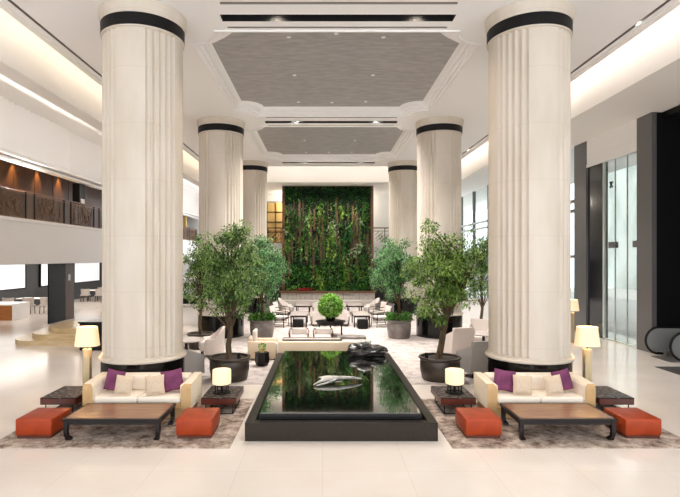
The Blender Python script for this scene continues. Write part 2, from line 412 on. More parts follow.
w = MB().box(XR+.08, XR+.11, 16.9, 19.1, 0.02, 6.56).build('door_1', M['frost'], smooth=False); w['kind'] = 'structure'
f = MB()
fe = MB()
for y in (17.62, 18.35): fe.box(XR+.07, XR+.12, y-.006, y+.006, 0, 6.56)
f.box(XR+.05, XR+.14, 19.02, 19.1, 0, 6.56); f.box(XR+.05, XR+.14, 16.9, 19.1, 0, 0.05)
f.build('door_frame', M['edge'], w, smooth=False); fe.build('glass_edge', M['edge'], w, smooth=False)
f = MB()
for y in (17.02, 18.48): f.box(XR+.04, XR+.15, y-.22, y+.22, 3.36, 3.58)
f.build('door_patch', M['grey'], w, smooth=False)
f = MB()    # small x-shaped clamp
for a in (-.6, .6): f.box(-.02, .02, -.13, .13, -.02, .02, Matrix.Translation((XR+.06, 18.55, 5.66)) @ Matrix.Rotation(a+PI/2, 4, 'X'))
f.build('clamp', M['black'], w, smooth=False)
# glazing beyond
w = MB().box(XR+.1, XR+.13, 21.1, 50, 0.02, SZ).build('window_5', M['glass'], smooth=False); w['kind'] = 'structure'
f = MB()
for k in range(9): f.box(XR, XR+.2, 22.6+3.2*k, 22.75+3.2*k, 0, SZ)
for z in (0, 3.0, 4.9, 5.3): f.box(XR, XR+.2, 21.1, 50, z, z+.12)
f.build('window_frame', M['grey'], w, smooth=False)
struct('wall_dark_panel_far', MB().box(XR-.06, XR-.02, 31.5, 42, .95, 2.8), M['grey'])
# dark escalator hall
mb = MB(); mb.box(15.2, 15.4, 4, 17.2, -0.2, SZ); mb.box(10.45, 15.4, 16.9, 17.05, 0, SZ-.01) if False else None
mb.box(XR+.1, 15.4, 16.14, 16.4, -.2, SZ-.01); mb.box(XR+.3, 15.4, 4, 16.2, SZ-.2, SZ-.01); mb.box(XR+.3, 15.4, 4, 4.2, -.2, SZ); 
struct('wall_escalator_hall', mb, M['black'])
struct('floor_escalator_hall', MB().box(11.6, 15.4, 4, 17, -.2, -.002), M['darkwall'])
# outside
struct('ground_outside', MB().box(11.6, 40, 17.0, 52, -.25, -.05), M['ground'])
mb = MB(); mb.box(30, 30.4, 14, 60, -.1, 14)
struct('wall_outside', mb, M['facade'])

# ------------------------------------------------------------------ columns
def flute(a):
    d = math.degrees(a) % 90
    if 21 <= d <= 69:
        t = ((d-21) % 9.6)/9.6
        if 0.1 < t < 0.9: return 1-0.062*math.sin((t-.1)/.8*PI)**0.6
    return 1.0
def make_column():
    t = thing('column', '', 'column')
    MB().lathe([(0.872, 0.0), (0.872, 0.84)], 72).build('plinth', M['blackgloss'], t)
    pr = [(0.86, .84), (.90, .845), (.915, .875), (.90, .905), (.865, .92), (.865, .95)]
    MB().lathe(pr, 72).build('base_moulding', M['stone'], t)
    MB().lathe([(.835, .95), (.835, 7.70)], 600, rad=flute).build('shaft', M['stone'], t, angle=20)
    MB().lathe([(.85, 7.70), (.868, 7.71), (.868, 7.735), (.85, 7.745)], 72).build('necking', M['stone'], t)
    MB().lathe([(.872, 7.745), (.872, 7.985)], 72).build('band', M['black'], t)
    MB().lathe([(.86, 7.985), (.88, 7.99), (.885, 8.05), (.905, 8.10), (.915, 8.246)], 72).build('capital', M['stone'], t)
    return t
XCL, XCR = -3.92, 4.51
cols = [(XCL, 11.21, 'front left fluted column behind the left cream sofa'), (XCR, 11.21, 'front right fluted column behind the right cream sofa'),
        (XCL, 19.8, 'middle fluted column on the left, second from the camera'), (XCR, 19.8, 'middle fluted column on the right, second from the camera'),
        (XCL, 28.35, 'farthest fluted column on the left near the plant wall'), (XCR, 28.35, 'farthest fluted column on the right near the plant wall')]
c0 = make_column()
for i, (x, y, lab) in enumerate(cols):
    o = c0 if i == 0 else copy_tree(c0)
    o.location = (x, y, 0); tag(o, lab, 'column', 'round fluted limestone columns')

# ------------------------------------------------------------------ rugs
def mat_piece(name, outer, holes, th, m):
    mb = MB(); mb.addbm(plate(outer, holes, th))
    for lp in [outer]+holes: mb.add(*band(lp, 0.0, lp, th))
    return mb.build(name, m, smooth=False)
def circle(x, y, r, n=32): return [(x+r*math.cos(2*PI*k/n), y+r*math.sin(2*PI*k/n)) for k in range(n)]
for cx, x0, x1, who in ((XCL, -5.3, -1.46, 'left'), (XCR, 2.05, 5.95, 'right')):
    notch = [(cx+.90*math.cos(a), 11.21+.90*math.sin(a)) for a in [math.radians(-24-132*k/16) for k in range(17)]]
    outer = [(x0, 8.06), (x1, 8.06), (x1, 10.85)]+[(x, y) for x, y in notch if y < 10.85]+[(x0, 10.85)]
    tag(mat_piece('rug', outer, [], .018, M['rug']), f'worn brown and beige rug under the {who} seating group', 'rug', 'seating group rugs')
outer = [(-5.2, 12.15), (-1.30, 12.15), (-1.30, 14.62), (1.93, 14.62), (1.93, 12.15), (5.9, 12.15), (5.9, 31.0), (-5.2, 31.0)]
tag(mat_piece('lounge_carpet', outer, [circle(x, y, .90) for x in (XCL, XCR) for y in (19.8, 28.35)], .012, M['carpet']), 'pale mottled carpet across the lounge behind the pool', 'carpet')
RZ = 0.018; CZ2 = 0.012

# ------------------------------------------------------------------ pool
p = thing('reflecting_pool', 'low black reflecting pool with bronze rim in the centre of the hall', 'pool', (0.31, 11.48, 0))
X0, X1, Y0, Y1 = -1.58, 1.58, -3.1, 3.1
t = 0.15
mb = MB(); mb.box(X0, X1, Y0, Y0+t, 0, .3); mb.box(X0, X1, Y1-t, Y1, 0, .3); mb.box(X0, X0+t, Y0+t, Y1-t, 0, .3); mb.box(X1-t, X1, Y0+t, Y1-t, 0, .3)
mb.build('rim', M['poolrim'], p, smooth=False)
MB().box(X0+t, X1-t, Y0+t, Y1-t, 0.0, .12).build('trough', M['slot'], p, smooth=False)
MB().box(-1.365, 1.345, -2.93, 2.80, .12, .40).build('basin', M['blackgloss'], p, smooth=False)
MB().box(-1.355, 1.335, -2.92, 2.79, .40, .412).build('water', M['water'], p, smooth=False)
def rockmesh(sx, sy, sz, seed, freq=1.6, amp=0.35, sub=4):
    bm = bmesh.new(); bmesh.ops.create_icosphere(bm, subdivisions=sub, radius=1)
    for v in bm.verts:
        q = v.co*freq + Vector((seed*3.1, seed*1.7, seed))
        k = 1+amp*noise.noise(q)+amp*.4*noise.noise(q*2.6)
        v.co = Vector((v.co.x*k*sx, v.co.y*k*sy, max(v.co.z, -0.5)*k*sz))
    lo = min(v.co.z for v in bm.verts)
    for v in bm.verts: v.co.z -= lo
    return MB().addbm(bm)
r = thing('boulder', 'dark smooth boulder resting at the far right corner of the pool', 'boulder', (1.17, 13.62, .412))
rockmesh(.54, .30, .17, 3).build('lower_rock', M['rock'], r)
o = rockmesh(.30, .22, .12, 8).build('upper_rock', M['rock'], r); o.location = (-.16, -.04, .14)
o = rockmesh(.19, .12, .07, 5).build('top_stone', M['palerock'], r); o.location = (-.06, .02, .30); o['label'] = 'pale grey top stone'
s = thing('stone_sculpture', 'pale carved stone sculpture lying on the water mid pool', 'sculpture', (0.3, 10.6, .412))
mb = MB(); pts = [(-.48, -.28, .03), (-.38, -.2, .07), (-.2, -.08, .10), (0, 0, .11), (.15, .06, .10), (.35, .1, .085), (.52, .13, .06)]
mb.tube(pts, [.010, .022, .032, .036, .036, .028, .010], 14); mb.build('body', M['palerock'], s)
o = rockmesh(.24, .15, .035, 2, sub=3).build('flat_stone', M['palerock'], s); o.location = (-.12, .36, 0)
mb = MB(); mb.tube([(-.44, -.18, .03), (-.25, .02, .1), (-.05, .1, .1)], [.012, .022, .02], 10); mb.tube([(-.42, -.33, .03), (-.22, -.2, .05), (-.02, -.05, .09)], [.012, .02, .02], 10)
mb.build('fin', M['palerock'], s)

# ------------------------------------------------------------------ sofa sets
def arm_mesh(sg):
    # side profile in Y,Z: slopes from the tall back down to a rounded front; inner edge rolled
    prof = [(0.0, .19), (0.85, .19), (0.85, .69), (.75, .69), (.12, .655), (.05, .645), (.015, .61), (0.0, .56)]
    x0, x1 = (.0, .19)
    vs = []; n = len(prof)
    bm = bmesh.new()
    A = [bm.verts.new((x0, y, z)) for y, z in prof]; B = [bm.verts.new((x1, y, z)) for y, z in prof]
    bm.faces.new(A[::-1]); bm.faces.new(B)
    for i in range(n): bm.faces.new((A[i], A[(i+1) % n], B[(i+1) % n], B[i]))
    bm.normal_update()
    ed = [e for e in bm.edges if all(v.co.z > .5 for v in e.verts) and abs(e.verts[0].co.x-e.verts[1].co.x) < 1e-4 and e.verts[0].co.x > .1]
    bmesh.ops.bevel(bm, geom=ed, offset=.06, segments=4, affect='EDGES', profile=.5)
    bmesh.ops.recalc_face_normals(bm, faces=bm.faces[:])
    m = Matrix.Translation((-1.0, 0, 0)) if sg < 0 else Matrix.Translation((1.0, 0, 0)) @ Matrix.Scale(-1, 4, (1, 0, 0))
    mb = MB().addbm(bm, m)
    if sg > 0: mb.f = [tuple(reversed(f)) for f in mb.f]
    return mb
def make_sofa():
    t = thing('sofa', '', 'sofa')
    MB().rbox(-.93, .93, .07, .80, 0, .19, .01, 1).build('base', M['sofashell'], t)
    for sg in (-1, 1):
        a = arm_mesh(sg).build('arm', M['armfab'], t)
        fp = MB(); prof = [(.195, -.006, .187), (.555, -.006, .187), (.61, .004, .170), (.648, .04, .128)]
        for (z0, y0_, w0), (z1, y1_, w1) in zip(prof, prof[1:]):
            X = lambda w: (-1.0+w) if sg < 0 else (1.0-w)
            q = [(X(.002), y0_, z0), (X(w0), y0_, z0), (X(w1), y1_, z1), (X(.002), y1_, z1)]
            k = [(x, y+.012, z) for x, y, z in q]
            fp.add(q+k, [(0, 1, 2, 3), (7, 6, 5, 4), (0, 4, 5, 1), (1, 5, 6, 2), (2, 6, 7, 3), (3, 7, 4, 0)])
        tag(fp.build('front_panel', M['sofashell'], a, smooth=False), 'tan front panel of the arm')
        e = MB()
        e.rbox(sg*.80-.012 if sg > 0 else -.80-.004, sg*.80+.004 if sg > 0 else -.80+.012, .05, .70, .36, .62, .004, 1)
        e.build('inner_pad', M['cream'], a)
    MB().rbox(-.81, .81, .70, .85, .19, .69, .03, 3).build('back', M['cream'], t)
    MB().rbox(-.805, .805, .02, .72, .19, .29, .012, 1).build('seat_deck', M['sofashell'], t)
    for sg in (-1, 1):
        MB().rbox(min(0.004*sg, .8*sg), max(.004*sg, .8*sg), .01, .64, .29, .41, .035, 3).build('seat_cushion', M['cream'], t)
        MB().rbox(min(.004*sg, .79*sg), max(.004*sg, .79*sg), .54, .71, .40, .68, .05, 3).build('back_cushion', M['cream'], t)
    return t
sofa = make_sofa(); sofa.location = (-3.43, 9.45, RZ)
sofa['label'] = 'two seat cream sofa in front of the front left column'; sofa['group'] = 'cream two seat sofas'
dup(sofa, (4.04, 9.45, RZ), 0, 'two seat cream sofa in front of the front right column')

def pillow_mesh(w, h, th, n=14):
    vs, fs = [], []
    for sgn in (1, -1):
        for i in range(n+1):
            for j in range(n+1):
                u = -1+2*i/n; v = -1+2*j/n
                e = max(0, (1-u**4))*max(0, (1-v**4))
                pin = 1-0.07*(1-abs(u*v))*1.0 if (abs(u) > .99 or abs(v) > .99) else 1-0.07*(1-abs(u*v))*max(abs(u), abs(v))**6
                vs.append((u*w/2*pin, sgn*th/2*e**.6, v*h/2*pin))
    N = (n+1)**2
    for s_ in (0, 1):
        for i in range(n):
            for j in range(n):
                a = s_*N+i*(n+1)+j
                q = (a, a+n+1, a+n+2, a+1)
                fs.append(q if s_ else q[::-1])
    return MB().add(vs, fs)
def pillow(x, y, z, w, m, rz, rx, ry, label, group):
    o = pillow_mesh(w, w, .15).build('cushion', m); o.location = (x, y, z)
    o.rotation_euler = (rx, ry, rz); tag(o, label, 'cushion', group)
for sx, who in ((-3.43, 'left'), (4.04, 'right')):
    pz = RZ+.41
    pillow(sx-.555, 9.82, pz+.225, .40, M['purple'], -.25, -.22, .12, f'plum cushion leaning on the left arm of the {who} sofa', 'plum cushions on the sofas')
    pillow(sx+.555, 9.82, pz+.225, .40, M['purple'], .25, -.22, -.16, f'plum cushion leaning on the right arm of the {who} sofa', 'plum cushions on the sofas')
    pillow(sx-.29, 9.60, pz+.195, .35, M['pillowcream'], -.12, -.25, .05, f'sand linen cushion beside the plum one at the left end of the {who} sofa', 'sand cushions on the sofas')
    pillow(sx+.29, 9.60, pz+.195, .35, M['pillowcream'], .15, -.25, -.09, f'sand linen cushion beside the plum one at the right end of the {who} sofa', 'sand cushions on the sofas')

def make_table():
    t = thing('coffee_table', '', 'coffee table')
    w, d = 1.61, .93
    MB().rbox(.045, w-.045, .045, d-.045, .335, .362, .003, 1).build('tabletop', M['tabletop'], t)
    mb = MB(); mb.rbox(0, w, 0, .05, .32, .36, .008, 2); mb.rbox(0, w, d-.05, d, .32, .36, .008, 2); mb.rbox(0, .05, .05, d-.05, .32, .36, .008, 2); mb.rbox(w-.05, w, .05, d-.05, .32, .36, .008, 2)
    mb.build('edge_frame', M['darkwood'], t)
    mb = MB(); mb.box(.03, w-.03, .035, .06, .255, .32); mb.box(.03, w-.03, d-.06, d-.035, .255, .32); mb.box(.035, .06, .06, d-.06, .255, .32); mb.box(w-.06, w-.035, .06, d-.06, .255, .32)
    mb.build('apron', M['darkwood'], t)
    for x, sx in ((.02, 1), (w-.02, -1)):
        for y, sy in ((.02, 1), (d-.02, -1)):
            mb = MB(); q = .075
            # square leg sweeping into a hoof foot turned inward
            secs = [(.32, 0, q), (.14, .0, q*.85), (.07, .008, q*.85), (.035, .02, q*1.1), (.0, .022, q*1.15)]
            vs = []; fs = []
            for (z, off, k) in secs:
                a, b_ = x+sx*off, y+sy*off
                xs = sorted((a, a+sx*k)); ys = sorted((b_, b_+sy*k))
                vs += [(xs[0], ys[0], z), (xs[1], ys[0], z), (xs[1], ys[1], z), (xs[0], ys[1], z)]
            for i in range(len(secs)-1):
                for k in range(4): fs.append((i*4+k, (i+1)*4+k, (i+1)*4+(k+1) % 4, i*4+(k+1) % 4))
            fs.append((0, 1, 2, 3)); fs.append(tuple(len(vs)-4+k for k in (3, 2, 1, 0)))
            mb.add(vs, fs); mb.build('leg', M['darkwood'], t, smooth=False)
    return t
tb = make_table(); tb.location = (-4.25, 8.33, RZ); tag(tb, 'low brown coffee table with hoofed black legs before the left sofa', None, 'low coffee tables')
dup(tb, (3.20, 8.33, RZ), 0, 'low brown coffee table with hoofed black legs before the right sofa')

def make_ottoman():
    t = thing('ottoman', '', 'ottoman')
    MB().rbox(.02, .58, .02, .66, 0, .05, .005, 1).build('plinth', M['plinth'], t)
    c = MB().rbox(0, .6, 0, .68, .05, .325, .025, 3).build('cushion_body', M['orange'], t)
    mb = MB(); mb.tube([(.012, .012, .306), (.588, .012, .306), (.588, .668, .306), (.012, .668, .306)], .007, 6, True)
    mb.build('piping', M['orange'], c)
    return t
ot = make_ottoman(); ot.location = (-5.07, 8.44, RZ); tag(ot, 'orange leather ottoman at the left end of the left coffee table', None, 'orange leather ottomans')
dup(ot, (-2.42, 8.44, RZ), 0, 'orange leather ottoman between the left coffee table and the pool')
dup(ot, (2.36, 8.44, RZ), 0, 'orange leather ottoman between the pool and the right coffee table')
dup(ot, (5.0, 8.44, RZ), 0, 'orange leather ottoman at the right end of the right coffee table')

def make_side():
    t = thing('side_table', '', 'side table'); w, d = .67, .92
    MB().rbox(0, w, 0, d, .19, .305, .006, 1).build('body', M['redwood'], t)
    MB().rbox(0, w, 0, d, .305, .322, .004, 1).build('top', M['carved'], t)
    for x in (.08, w-.08):
        for y in (.06, d-.06):
            MB().box(x-.008, x+.008, y-.008, y+.008, .016, .19).build('leg', M['black'], t, smooth=False)
    mb = MB()
    for x in (.08, w-.08): mb.box(x-.008, x+.008, .052, d-.052, 0, .016)
    for y in (.06, d-.06): mb.box(.088, w-.088, y-.008, y+.008, 0, .016)
    mb.build('floor_rail', M['black'], t, smooth=False)
    return t
sd = make_side(); sd.location = (-5.37, 9.73, RZ); tag(sd, 'dark carved top side table at the outer left of the left sofa', None, 'rosewood side tables')
dup(sd, (-2.31, 9.73, RZ), 0, 'dark side table holding the drum lamp right of the left sofa')
dup(sd, (2.25, 9.73, RZ), 0, 'dark side table holding the drum lamp left of the right sofa')
dup(sd, (5.26, 9.73, RZ), 0, 'dark carved top side table at the outer right of the right sofa')

def make_tlamp():
    t = thing('table_lamp', '', 'lamp')
    MB().lathe([(.0, .17), (.15, .17), (.178, .185), (.182, .22), (.182, .43), (.178, .455), (.165, .462), (.0, .455)], 40).build('lamp_shade', M['shade2'], t)
    mb = MB()
    for z in (.012, .165): mb.tube([(.15*math.cos(a*PI/12), .15*math.sin(a*PI/12), z) for a in range(24)], .011, 6, True)
    mb.tube([(.17*math.cos(a*PI/12), .17*math.sin(a*PI/12), .01) for a in range(24)], .010, 6, True)
    for k in range(4):
        a = PI/4+k*PI/2; mb.tube([(.15*math.cos(a), .15*math.sin(a), .01), (.15*math.cos(a), .15*math.sin(a), .17)], .010, 6)
    mb.build('stand', M['black'], t)
    MB().lathe([(.0, .0), (.1, 0), (.1, .012), (0.03, .02), (.02, .17), (0, .17)], 20).build('base', M['black'], t)
    return t
tl = make_tlamp(); tl.location = (-1.99, 10.12, RZ+.322); tag(tl, 'glowing drum table lamp on the side table right of the left sofa', None, 'drum table lamps')
dup(tl, (2.61, 10.12, RZ+.322), 0, 'glowing drum table lamp on the side table left of the right sofa')

def make_flamp():
    t = thing('floor_lamp', '', 'lamp')
    MB().rbox(-.15, .15, -.12, .12, 0, .025, .006, 1).build('base', M['brass'], t)
    MB().rbox(-.075, .075, -.06, .06, .025, 1.06, .006, 1).build('post', M['brass'], t)
    MB().cyl(0, 0, 1.06, 1.2, .014).build('stem', M['black'], t)
    mb = MB(); N = 40; pr = [(.25, .19, 1.125), (.205, .155, 1.53)]; vs = []; fs = []
    for i in range(N):
        a = 2*PI*i/N
        ce = lambda v: math.copysign(abs(v)**.75, v)
        for (rx, ry, z) in pr: vs.append((rx*ce(math.cos(a)), ry*ce(math.sin(a)), z))
        for (rx, ry, z) in pr: vs.append(((rx-.006)*ce(math.cos(a)), (ry-.006)*ce(math.sin(a)), z))
    for i in range(N):
        j = (i+1) % N
        fs += [(4*i, 4*j, 4*j+1, 4*i+1), (4*i+2, 4*i+3, 4*j+3, 4*j+2), (4*i, 4*i+2, 4*j+2, 4*j), (4*i+1, 4*j+1, 4*j+3, 4*i+3)]
    mb.add(vs, fs); mb.build('lamp_shade', M['shade'], t)
    return t
fl = make_flamp(); fl.location = (-5.03, 10.95, 0); tag(fl, 'floor lamp with square brass post and glowing shade behind the left sofa', None, 'brass post floor lamps')
dup(fl, (5.66, 10.95, 0), 0, 'floor lamp with square brass post and glowing shade behind the right sofa')
dup(fl, (8.85, 18.2, 0), 0, 'far floor lamp near the glass entrance behind the front right column')
for x, y in ((-5.03, 10.95), (5.66, 10.95), (8.85, 18.2)):
    l = bpy.data.lights.new('floor_lamp_bulb', 'POINT'); l.energy = 7; l.color = (1, .78, .5); l.shadow_soft_size = .06
    o = bpy.data.objects.new('floor_lamp_bulb', l); C.objects.link(o); o.location = (x, y, 1.33)

# ------------------------------------------------------------------ trees
def leaf(mb, c, d, up, L, W):
    s_ = d.cross(up)
    if s_.length < 1e-3: s_ = d.cross(Vector((1, 0, .3)))
    s_.normalize(); nrm = s_.cross(d)
    b = len(mb.v)
    mb.v.extend([c, c+d*L*.45+s_*W*.5+nrm*W*.12, c+d*L, c+d*L*.45-s_*W*.5+nrm*W*.12])
    mb.f.append((b, b+1, b+2, b+3))
def rv(rng): return Vector((rng.gauss(0, 1), rng.gauss(0, 1), rng.gauss(0, 1))).normalized()
def make_tree(name, label, x, y, potr, poth, H, R, zlow, m, potm, seed, trunk_r, nclump, nleaf, group, lean=0.0):
    nclump = int(nclump*1.35); nleaf = int(nleaf*1.45)
    rng = random.Random(seed)
    t = thing(name, label, 'potted tree', (x, y, CZ2), 0, group)
    pr = [(0, 0), (potr*.80, 0), (potr*.84, .03), (potr*.93, poth*.45), (potr*.93, poth*.78), (potr*.90, poth*.86), (potr*.99, poth*.93), (potr, poth*.96), (potr*.99, poth), (potr*.88, poth), (potr*.86, poth*.9), (0, poth*.9)]
    MB().lathe(pr, 56).build('pot', potm, t)
    MB().lathe([(0, poth*.9+.002), (potr*.6, poth*.93), (potr*.86, poth*.905)], 30).build('soil', M['soil'], t)
    tr = MB(); top = H*.62
    pts = [Vector((lean*k*k*.2 + .03*math.sin(k*2.1+seed), .03*math.cos(k*1.7+seed), poth*.88+(top-poth*.88)*k/6)) for k in range(7)]
    tr.tube(pts, [trunk_r*(1-.09*k) for k in range(7)], 10)
    fo = MB()
    cz = (H+zlow)/2; hz = (H-zlow)/2
    clumps = []
    for k in range(nclump):
        while True:
            q = Vector((rng.uniform(-1, 1), rng.uniform(-1, 1), rng.uniform(-1, 1)))
            if q.length < 1: break
        q = q*(0.35+0.65*rng.random()**.5)/max(.55, q.length)*q.length
        taper = 1-.18*max(0, q.z)
        clumps.append((Vector((q.x*R*taper+lean*.5, q.y*R*taper, cz+q.z*hz)), rng.uniform(.17, .31)*R))
    clumps = [q for q in clumps if not any((q[0].x+x-a)**2+(q[0].y+y-b_)**2 < 1.0 for a in (XCL, XCR) for b_ in (11.21, 19.8, 28.35))]
    for (cc, cr) in clumps:
        base = pts[min(6, max(2, int(6*max(0, (cc.z-.5-poth))/(top-poth+.01))))]
        mid = base.lerp(cc, .5)+Vector((0, 0, .1))+rv(rng)*.08
        tr.tube([base, mid, cc], [trunk_r*.32, trunk_r*.2, trunk_r*.07], 5)
        for k in range(nleaf):
            d0 = rv(rng); rr = cr*rng.random()**.45
            p_ = cc+Vector((d0.x*rr, d0.y*rr, d0.z*rr*.75))
            if any((p_.x+x-a)**2+(p_.y+y-b_)**2 < 1.09 for a in (XCL, XCR) for b_ in (11.21, 19.8, 28.35)): continue
            d = (d0*.7+rv(rng)*.8+Vector((0, 0, -.55))).normalized()
            L_ = rng.uniform(.06, .115)
            leaf(fo, p_, d, Vector((0, 0, 1))+rv(rng)*.5, L_, L_*.42)
    tr.build('trunk', M['bark'], t)
    fo.build('foliage', m, t, smooth=False)
    if seed in (11, 12):
        up = MB()
        for k in range(520):
            a = rng.uniform(0, 2*PI); q = potr*rng.uniform(.3, .95)
            leaf(up, Vector((q*math.cos(a), q*math.sin(a), poth+rng.uniform(-.03, .22))), (Vector((math.cos(a), math.sin(a), .5))+rv(rng)*.7).normalized(), rv(rng), .13, .06)
        up.build('underplanting', M['vineMid'], t, smooth=False)
    return t
make_tree('potted_tree', 'leafy fig tree in a bronze pot left of the pool', -2.30, 12.66, .52, .56, 4.05, 1.0, 1.35, M['leafA'], M['pot'], 3, .075, 46, 130, 'indoor fig trees')
make_tree('potted_tree', 'leafy fig tree in a bronze pot right of the pool', 2.90, 12.66, .52, .56, 4.0, 1.06, 1.3, M['leafC'], M['pot'], 5, .085, 50, 130, 'indoor fig trees', .1)
make_tree('potted_tree', 'fig tree in a grey pot behind the left bronze pot', -2.27, 19.2, .48, .68, 4.1, 1.1, 1.1, M['leafB'], M['potgrey'], 11, .06, 44, 110, 'indoor fig trees')
make_tree('potted_tree', 'fig tree in a grey pot behind the right bronze pot', 2.87, 19.2, .48, .68, 3.95, 1.15, 1.1, M['leafB'], M['potgrey'], 12, .06, 44, 110, 'indoor fig trees')
make_tree('potted_tree', 'farther fig tree beside the left tub chair', -4.05, 17.0, .45, .5, 4.1, .95, 1.2, M['leafA'], M['pot'], 21, .06, 36, 90, 'indoor fig trees')
make_tree('potted_tree', 'far fig tree by the far right column', 5.6, 18.0, .45, .5, 4.35, .95, 1.5, M['leafA'], M['pot'], 22, .06, 36, 90, 'indoor fig trees')
make_tree('potted_tree', 'far dark fig tree before the farthest left column', -2.6, 25.6, .5, .7, 4.4, 1.05, 1.0, M['leafB'], M['potgrey'], 23, .06, 36, 90, 'indoor fig trees')
make_tree('potted_tree', 'far dark fig tree before the farthest right column', 3.1, 25.6, .5, .7, 4.4, 1.05, 1.0, M['leafB'], M['potgrey'], 24, .06, 36, 90, 'indoor fig trees')
# small light fittings standing in the two front pots
for x, lab in ((-2.05, 'small black uplight in the soil of the left front pot'), (2.55, 'small black uplight in the soil of the right front pot')):
    tag(MB().lathe([(.0, 0), (.045, 0), (.045, .13), (.03, .135), (0, .12)], 16).build('uplight', M['black'], loc=(x, 12.55, CZ2+.53)), lab, 'light')

# ------------------------------------------------------------------ plant wall
gw = thing('green_wall', 'tall living plant wall in a walnut frame at the end of the hall', 'plant wall', (XC, 32.7, 0))
GX, GZ0, GZ1 = 2.74, .95, 7.58
MB().box(-GX, GX, .05, .25, GZ0, GZ1).build('backing', M['wallback'], gw, smooth=False)
mb = MB(); mb.box(-GX-.17, -GX, -.12, .25, GZ0, GZ1+.01); mb.box(GX, GX+.17, -.12, .25, GZ0, GZ1+.01); mb.box(-GX, GX, -.12, .25, GZ1-.03, GZ1+.01)
mb.build('frame', M['framewood'], gw, smooth=False)
rng = random.Random(99)
mb = MB()
for k in range(110):
    x = rng.uniform(-GX+.1, GX-.1); z1 = rng.uniform(3.2, 6.9); h = rng.uniform(.7, 2.3); w = rng.uniform(.04, .13)
    mb.box(x-w/2, x+w/2, rng.uniform(-.22, -.03), .05, max(GZ0+.1, z1-h), z1)
mb.build('bark_strip', M['barkslat'], gw, smooth=False)
def field(n, sel, L, droop=.5, spread=1.0):
    mb = MB(); k = 0; tries = 0
    while k < n and tries < n*30:
        tries += 1
        x = rng.uniform(-GX+.03, GX-.03); z = rng.uniform(GZ0+.03, GZ1-.05)
        if rng.random() > sel(x, z): continue
        d = Vector((rng.gauss(0, .6)*spread, -rng.uniform(.3, 1), rng.gauss(-droop, .5))).normalized()
        l_ = L*rng.uniform(.6, 1.4)
        leaf(mb, Vector((x, rng.uniform(-.16, .05), z)), d, Vector((0, 0, 1))+rv(rng)*.6, l_, l_*.5); k += 1
    return mb
N3 = lambda x, z, f, s_: noise.noise(Vector((x*f, z*f*.6, s_)))
field(4200, lambda x, z: min(1, max(.05, (z-6.3)*1.2)) if z > 6.2 else (.75 if N3(x, z, 1.1, 3) > .08 else .12), .15).build('dark_ivy', M['vineDark'], gw, smooth=False)
field(3000, lambda x, z: (.9 if z < 2.6 else .0) + (.7 if N3(x, z, 1.4, 11) > .12 and z < 6.6 else .06), .19).build('leafy_fern', M['vineMid'], gw, smooth=False)
field(900, lambda x, z: .9 if N3(x*1.6, z*.5, 1.3, 27) > .28 and z < 6.4 else .01, .2, 1.0, .6).build('lime_creeper', M['vineLime'], gw, smooth=False)
field(520, lambda x, z: .9 if N3(x, z, 1.2, 41) > .38 and 2 < z < 6 else .0, .2).build('pale_fern', M['vinePale'], gw, smooth=False)
# hanging strands
mb = MB()
for k in range(80):
    x = rng.uniform(-GX+.1, GX-.1); z = rng.uniform(3, 6.8); 
    for q in range(rng.randint(8, 18)):
        leaf(mb, Vector((x+rng.gauss(0, .03), -.14+rng.gauss(0, .03), z-q*.075)), Vector((rng.gauss(0, .4), -.3, -1)).normalized(), Vector((rng.gauss(0, 1), -1, 0)), .14, .05)
mb.build('trailing_vine', M['vineMid'], gw, smooth=False)

# stone banquette wall with ledge under the plants
b = thing('stone_bench_wall', 'low grey stone wall with a walnut ledge below the plant wall', 'low wall', (XC, 32.0, 0))
MB().box(-2.95, 2.95, 0, .95, 0, .82).build('stone_face', M['greystone'], b, smooth=False)
mb = MB(); mb.rbox(-3.05, 3.05, -.12, .98, .82, .90, .01, 1); mb.build('ledge', M['framewood'], b)
mb = MB()
for k in range(7): mb.box(-2.95+.98*k, -2.93+.98*k, -.008, 0, .05, .8)
mb.build('joint', M['grey'], b, smooth=False)
rp = MB(); rg = random.Random(4)
for k in range(160): leaf(rp, Vector((-1.15+rg.gauss(0, .25), 32.02+rg.gauss(0, .06), .925+rg.random()*.15)), Vector((rg.gauss(0,.5), rg.gauss(0,.5), .8)).normalized(), Vector((0, 0, 1)), .1, .06)
tag(rp.build('red_plant', M['redplant'], smooth=False), 'small clump of red leaved plants on the ledge below the plant wall', 'plant')

# mezzanine balustrade each side of plant wall, lattice screen
for x0, x1, lab in ((-7.4, -2.7, 'far balcony balustrade left of the plant wall'), (3.4, 8.1, 'far balcony balustrade right of the plant wall')):
    q = thing('balustrade', lab, 'balustrade', (0, 35.5, 4.05))
    mb = MB(); mb.box(x0, x1, 0, .08, 1.0, 1.07); mb.build('handrail', M['railwood'], q, smooth=False)
    mb = MB()
    k = x0
    while k < x1: mb.box(k, k+.05, .01, .06, 0, 1.0); k += .9
    mb.build('post', M['black'], q, smooth=False)
    mb = MB(); rg = random.Random(int(abs(x0*10)))
    for k in range(40):
        a = rg.uniform(x0, x1-.5); z = rg.uniform(.1, .7)
        mb.tube([(a, .04, z), (a+.2, .04, z+.25), (a+.3, .04, z-.05), (a+.5, .04, z+.2)], .02, 4)
    mb.box(x0, x1, .03, .05, .8, .84)
    mb.build('filigree', M['bronze'], q)
q = thing('lattice_screen', 'ochre lattice screen standing left of the plant wall', 'screen', (-3.0, 36.6, 4.05))
MB().box(-1.6, 1.0, .05, .1, 0, 2.9).build('screen_panel', M['ochre'], q, smooth=False)
mb = MB()
for k in range(5): mb.box(-1.6+.62*k, -1.56+.62*k, 0, .05, .05, 2.9)
for k in range(5): mb.box(-1.6, 1.0, 0, .05, .05+.72*k, .1+.72*k)
mb.build('lattice', M['black'], q, smooth=False)

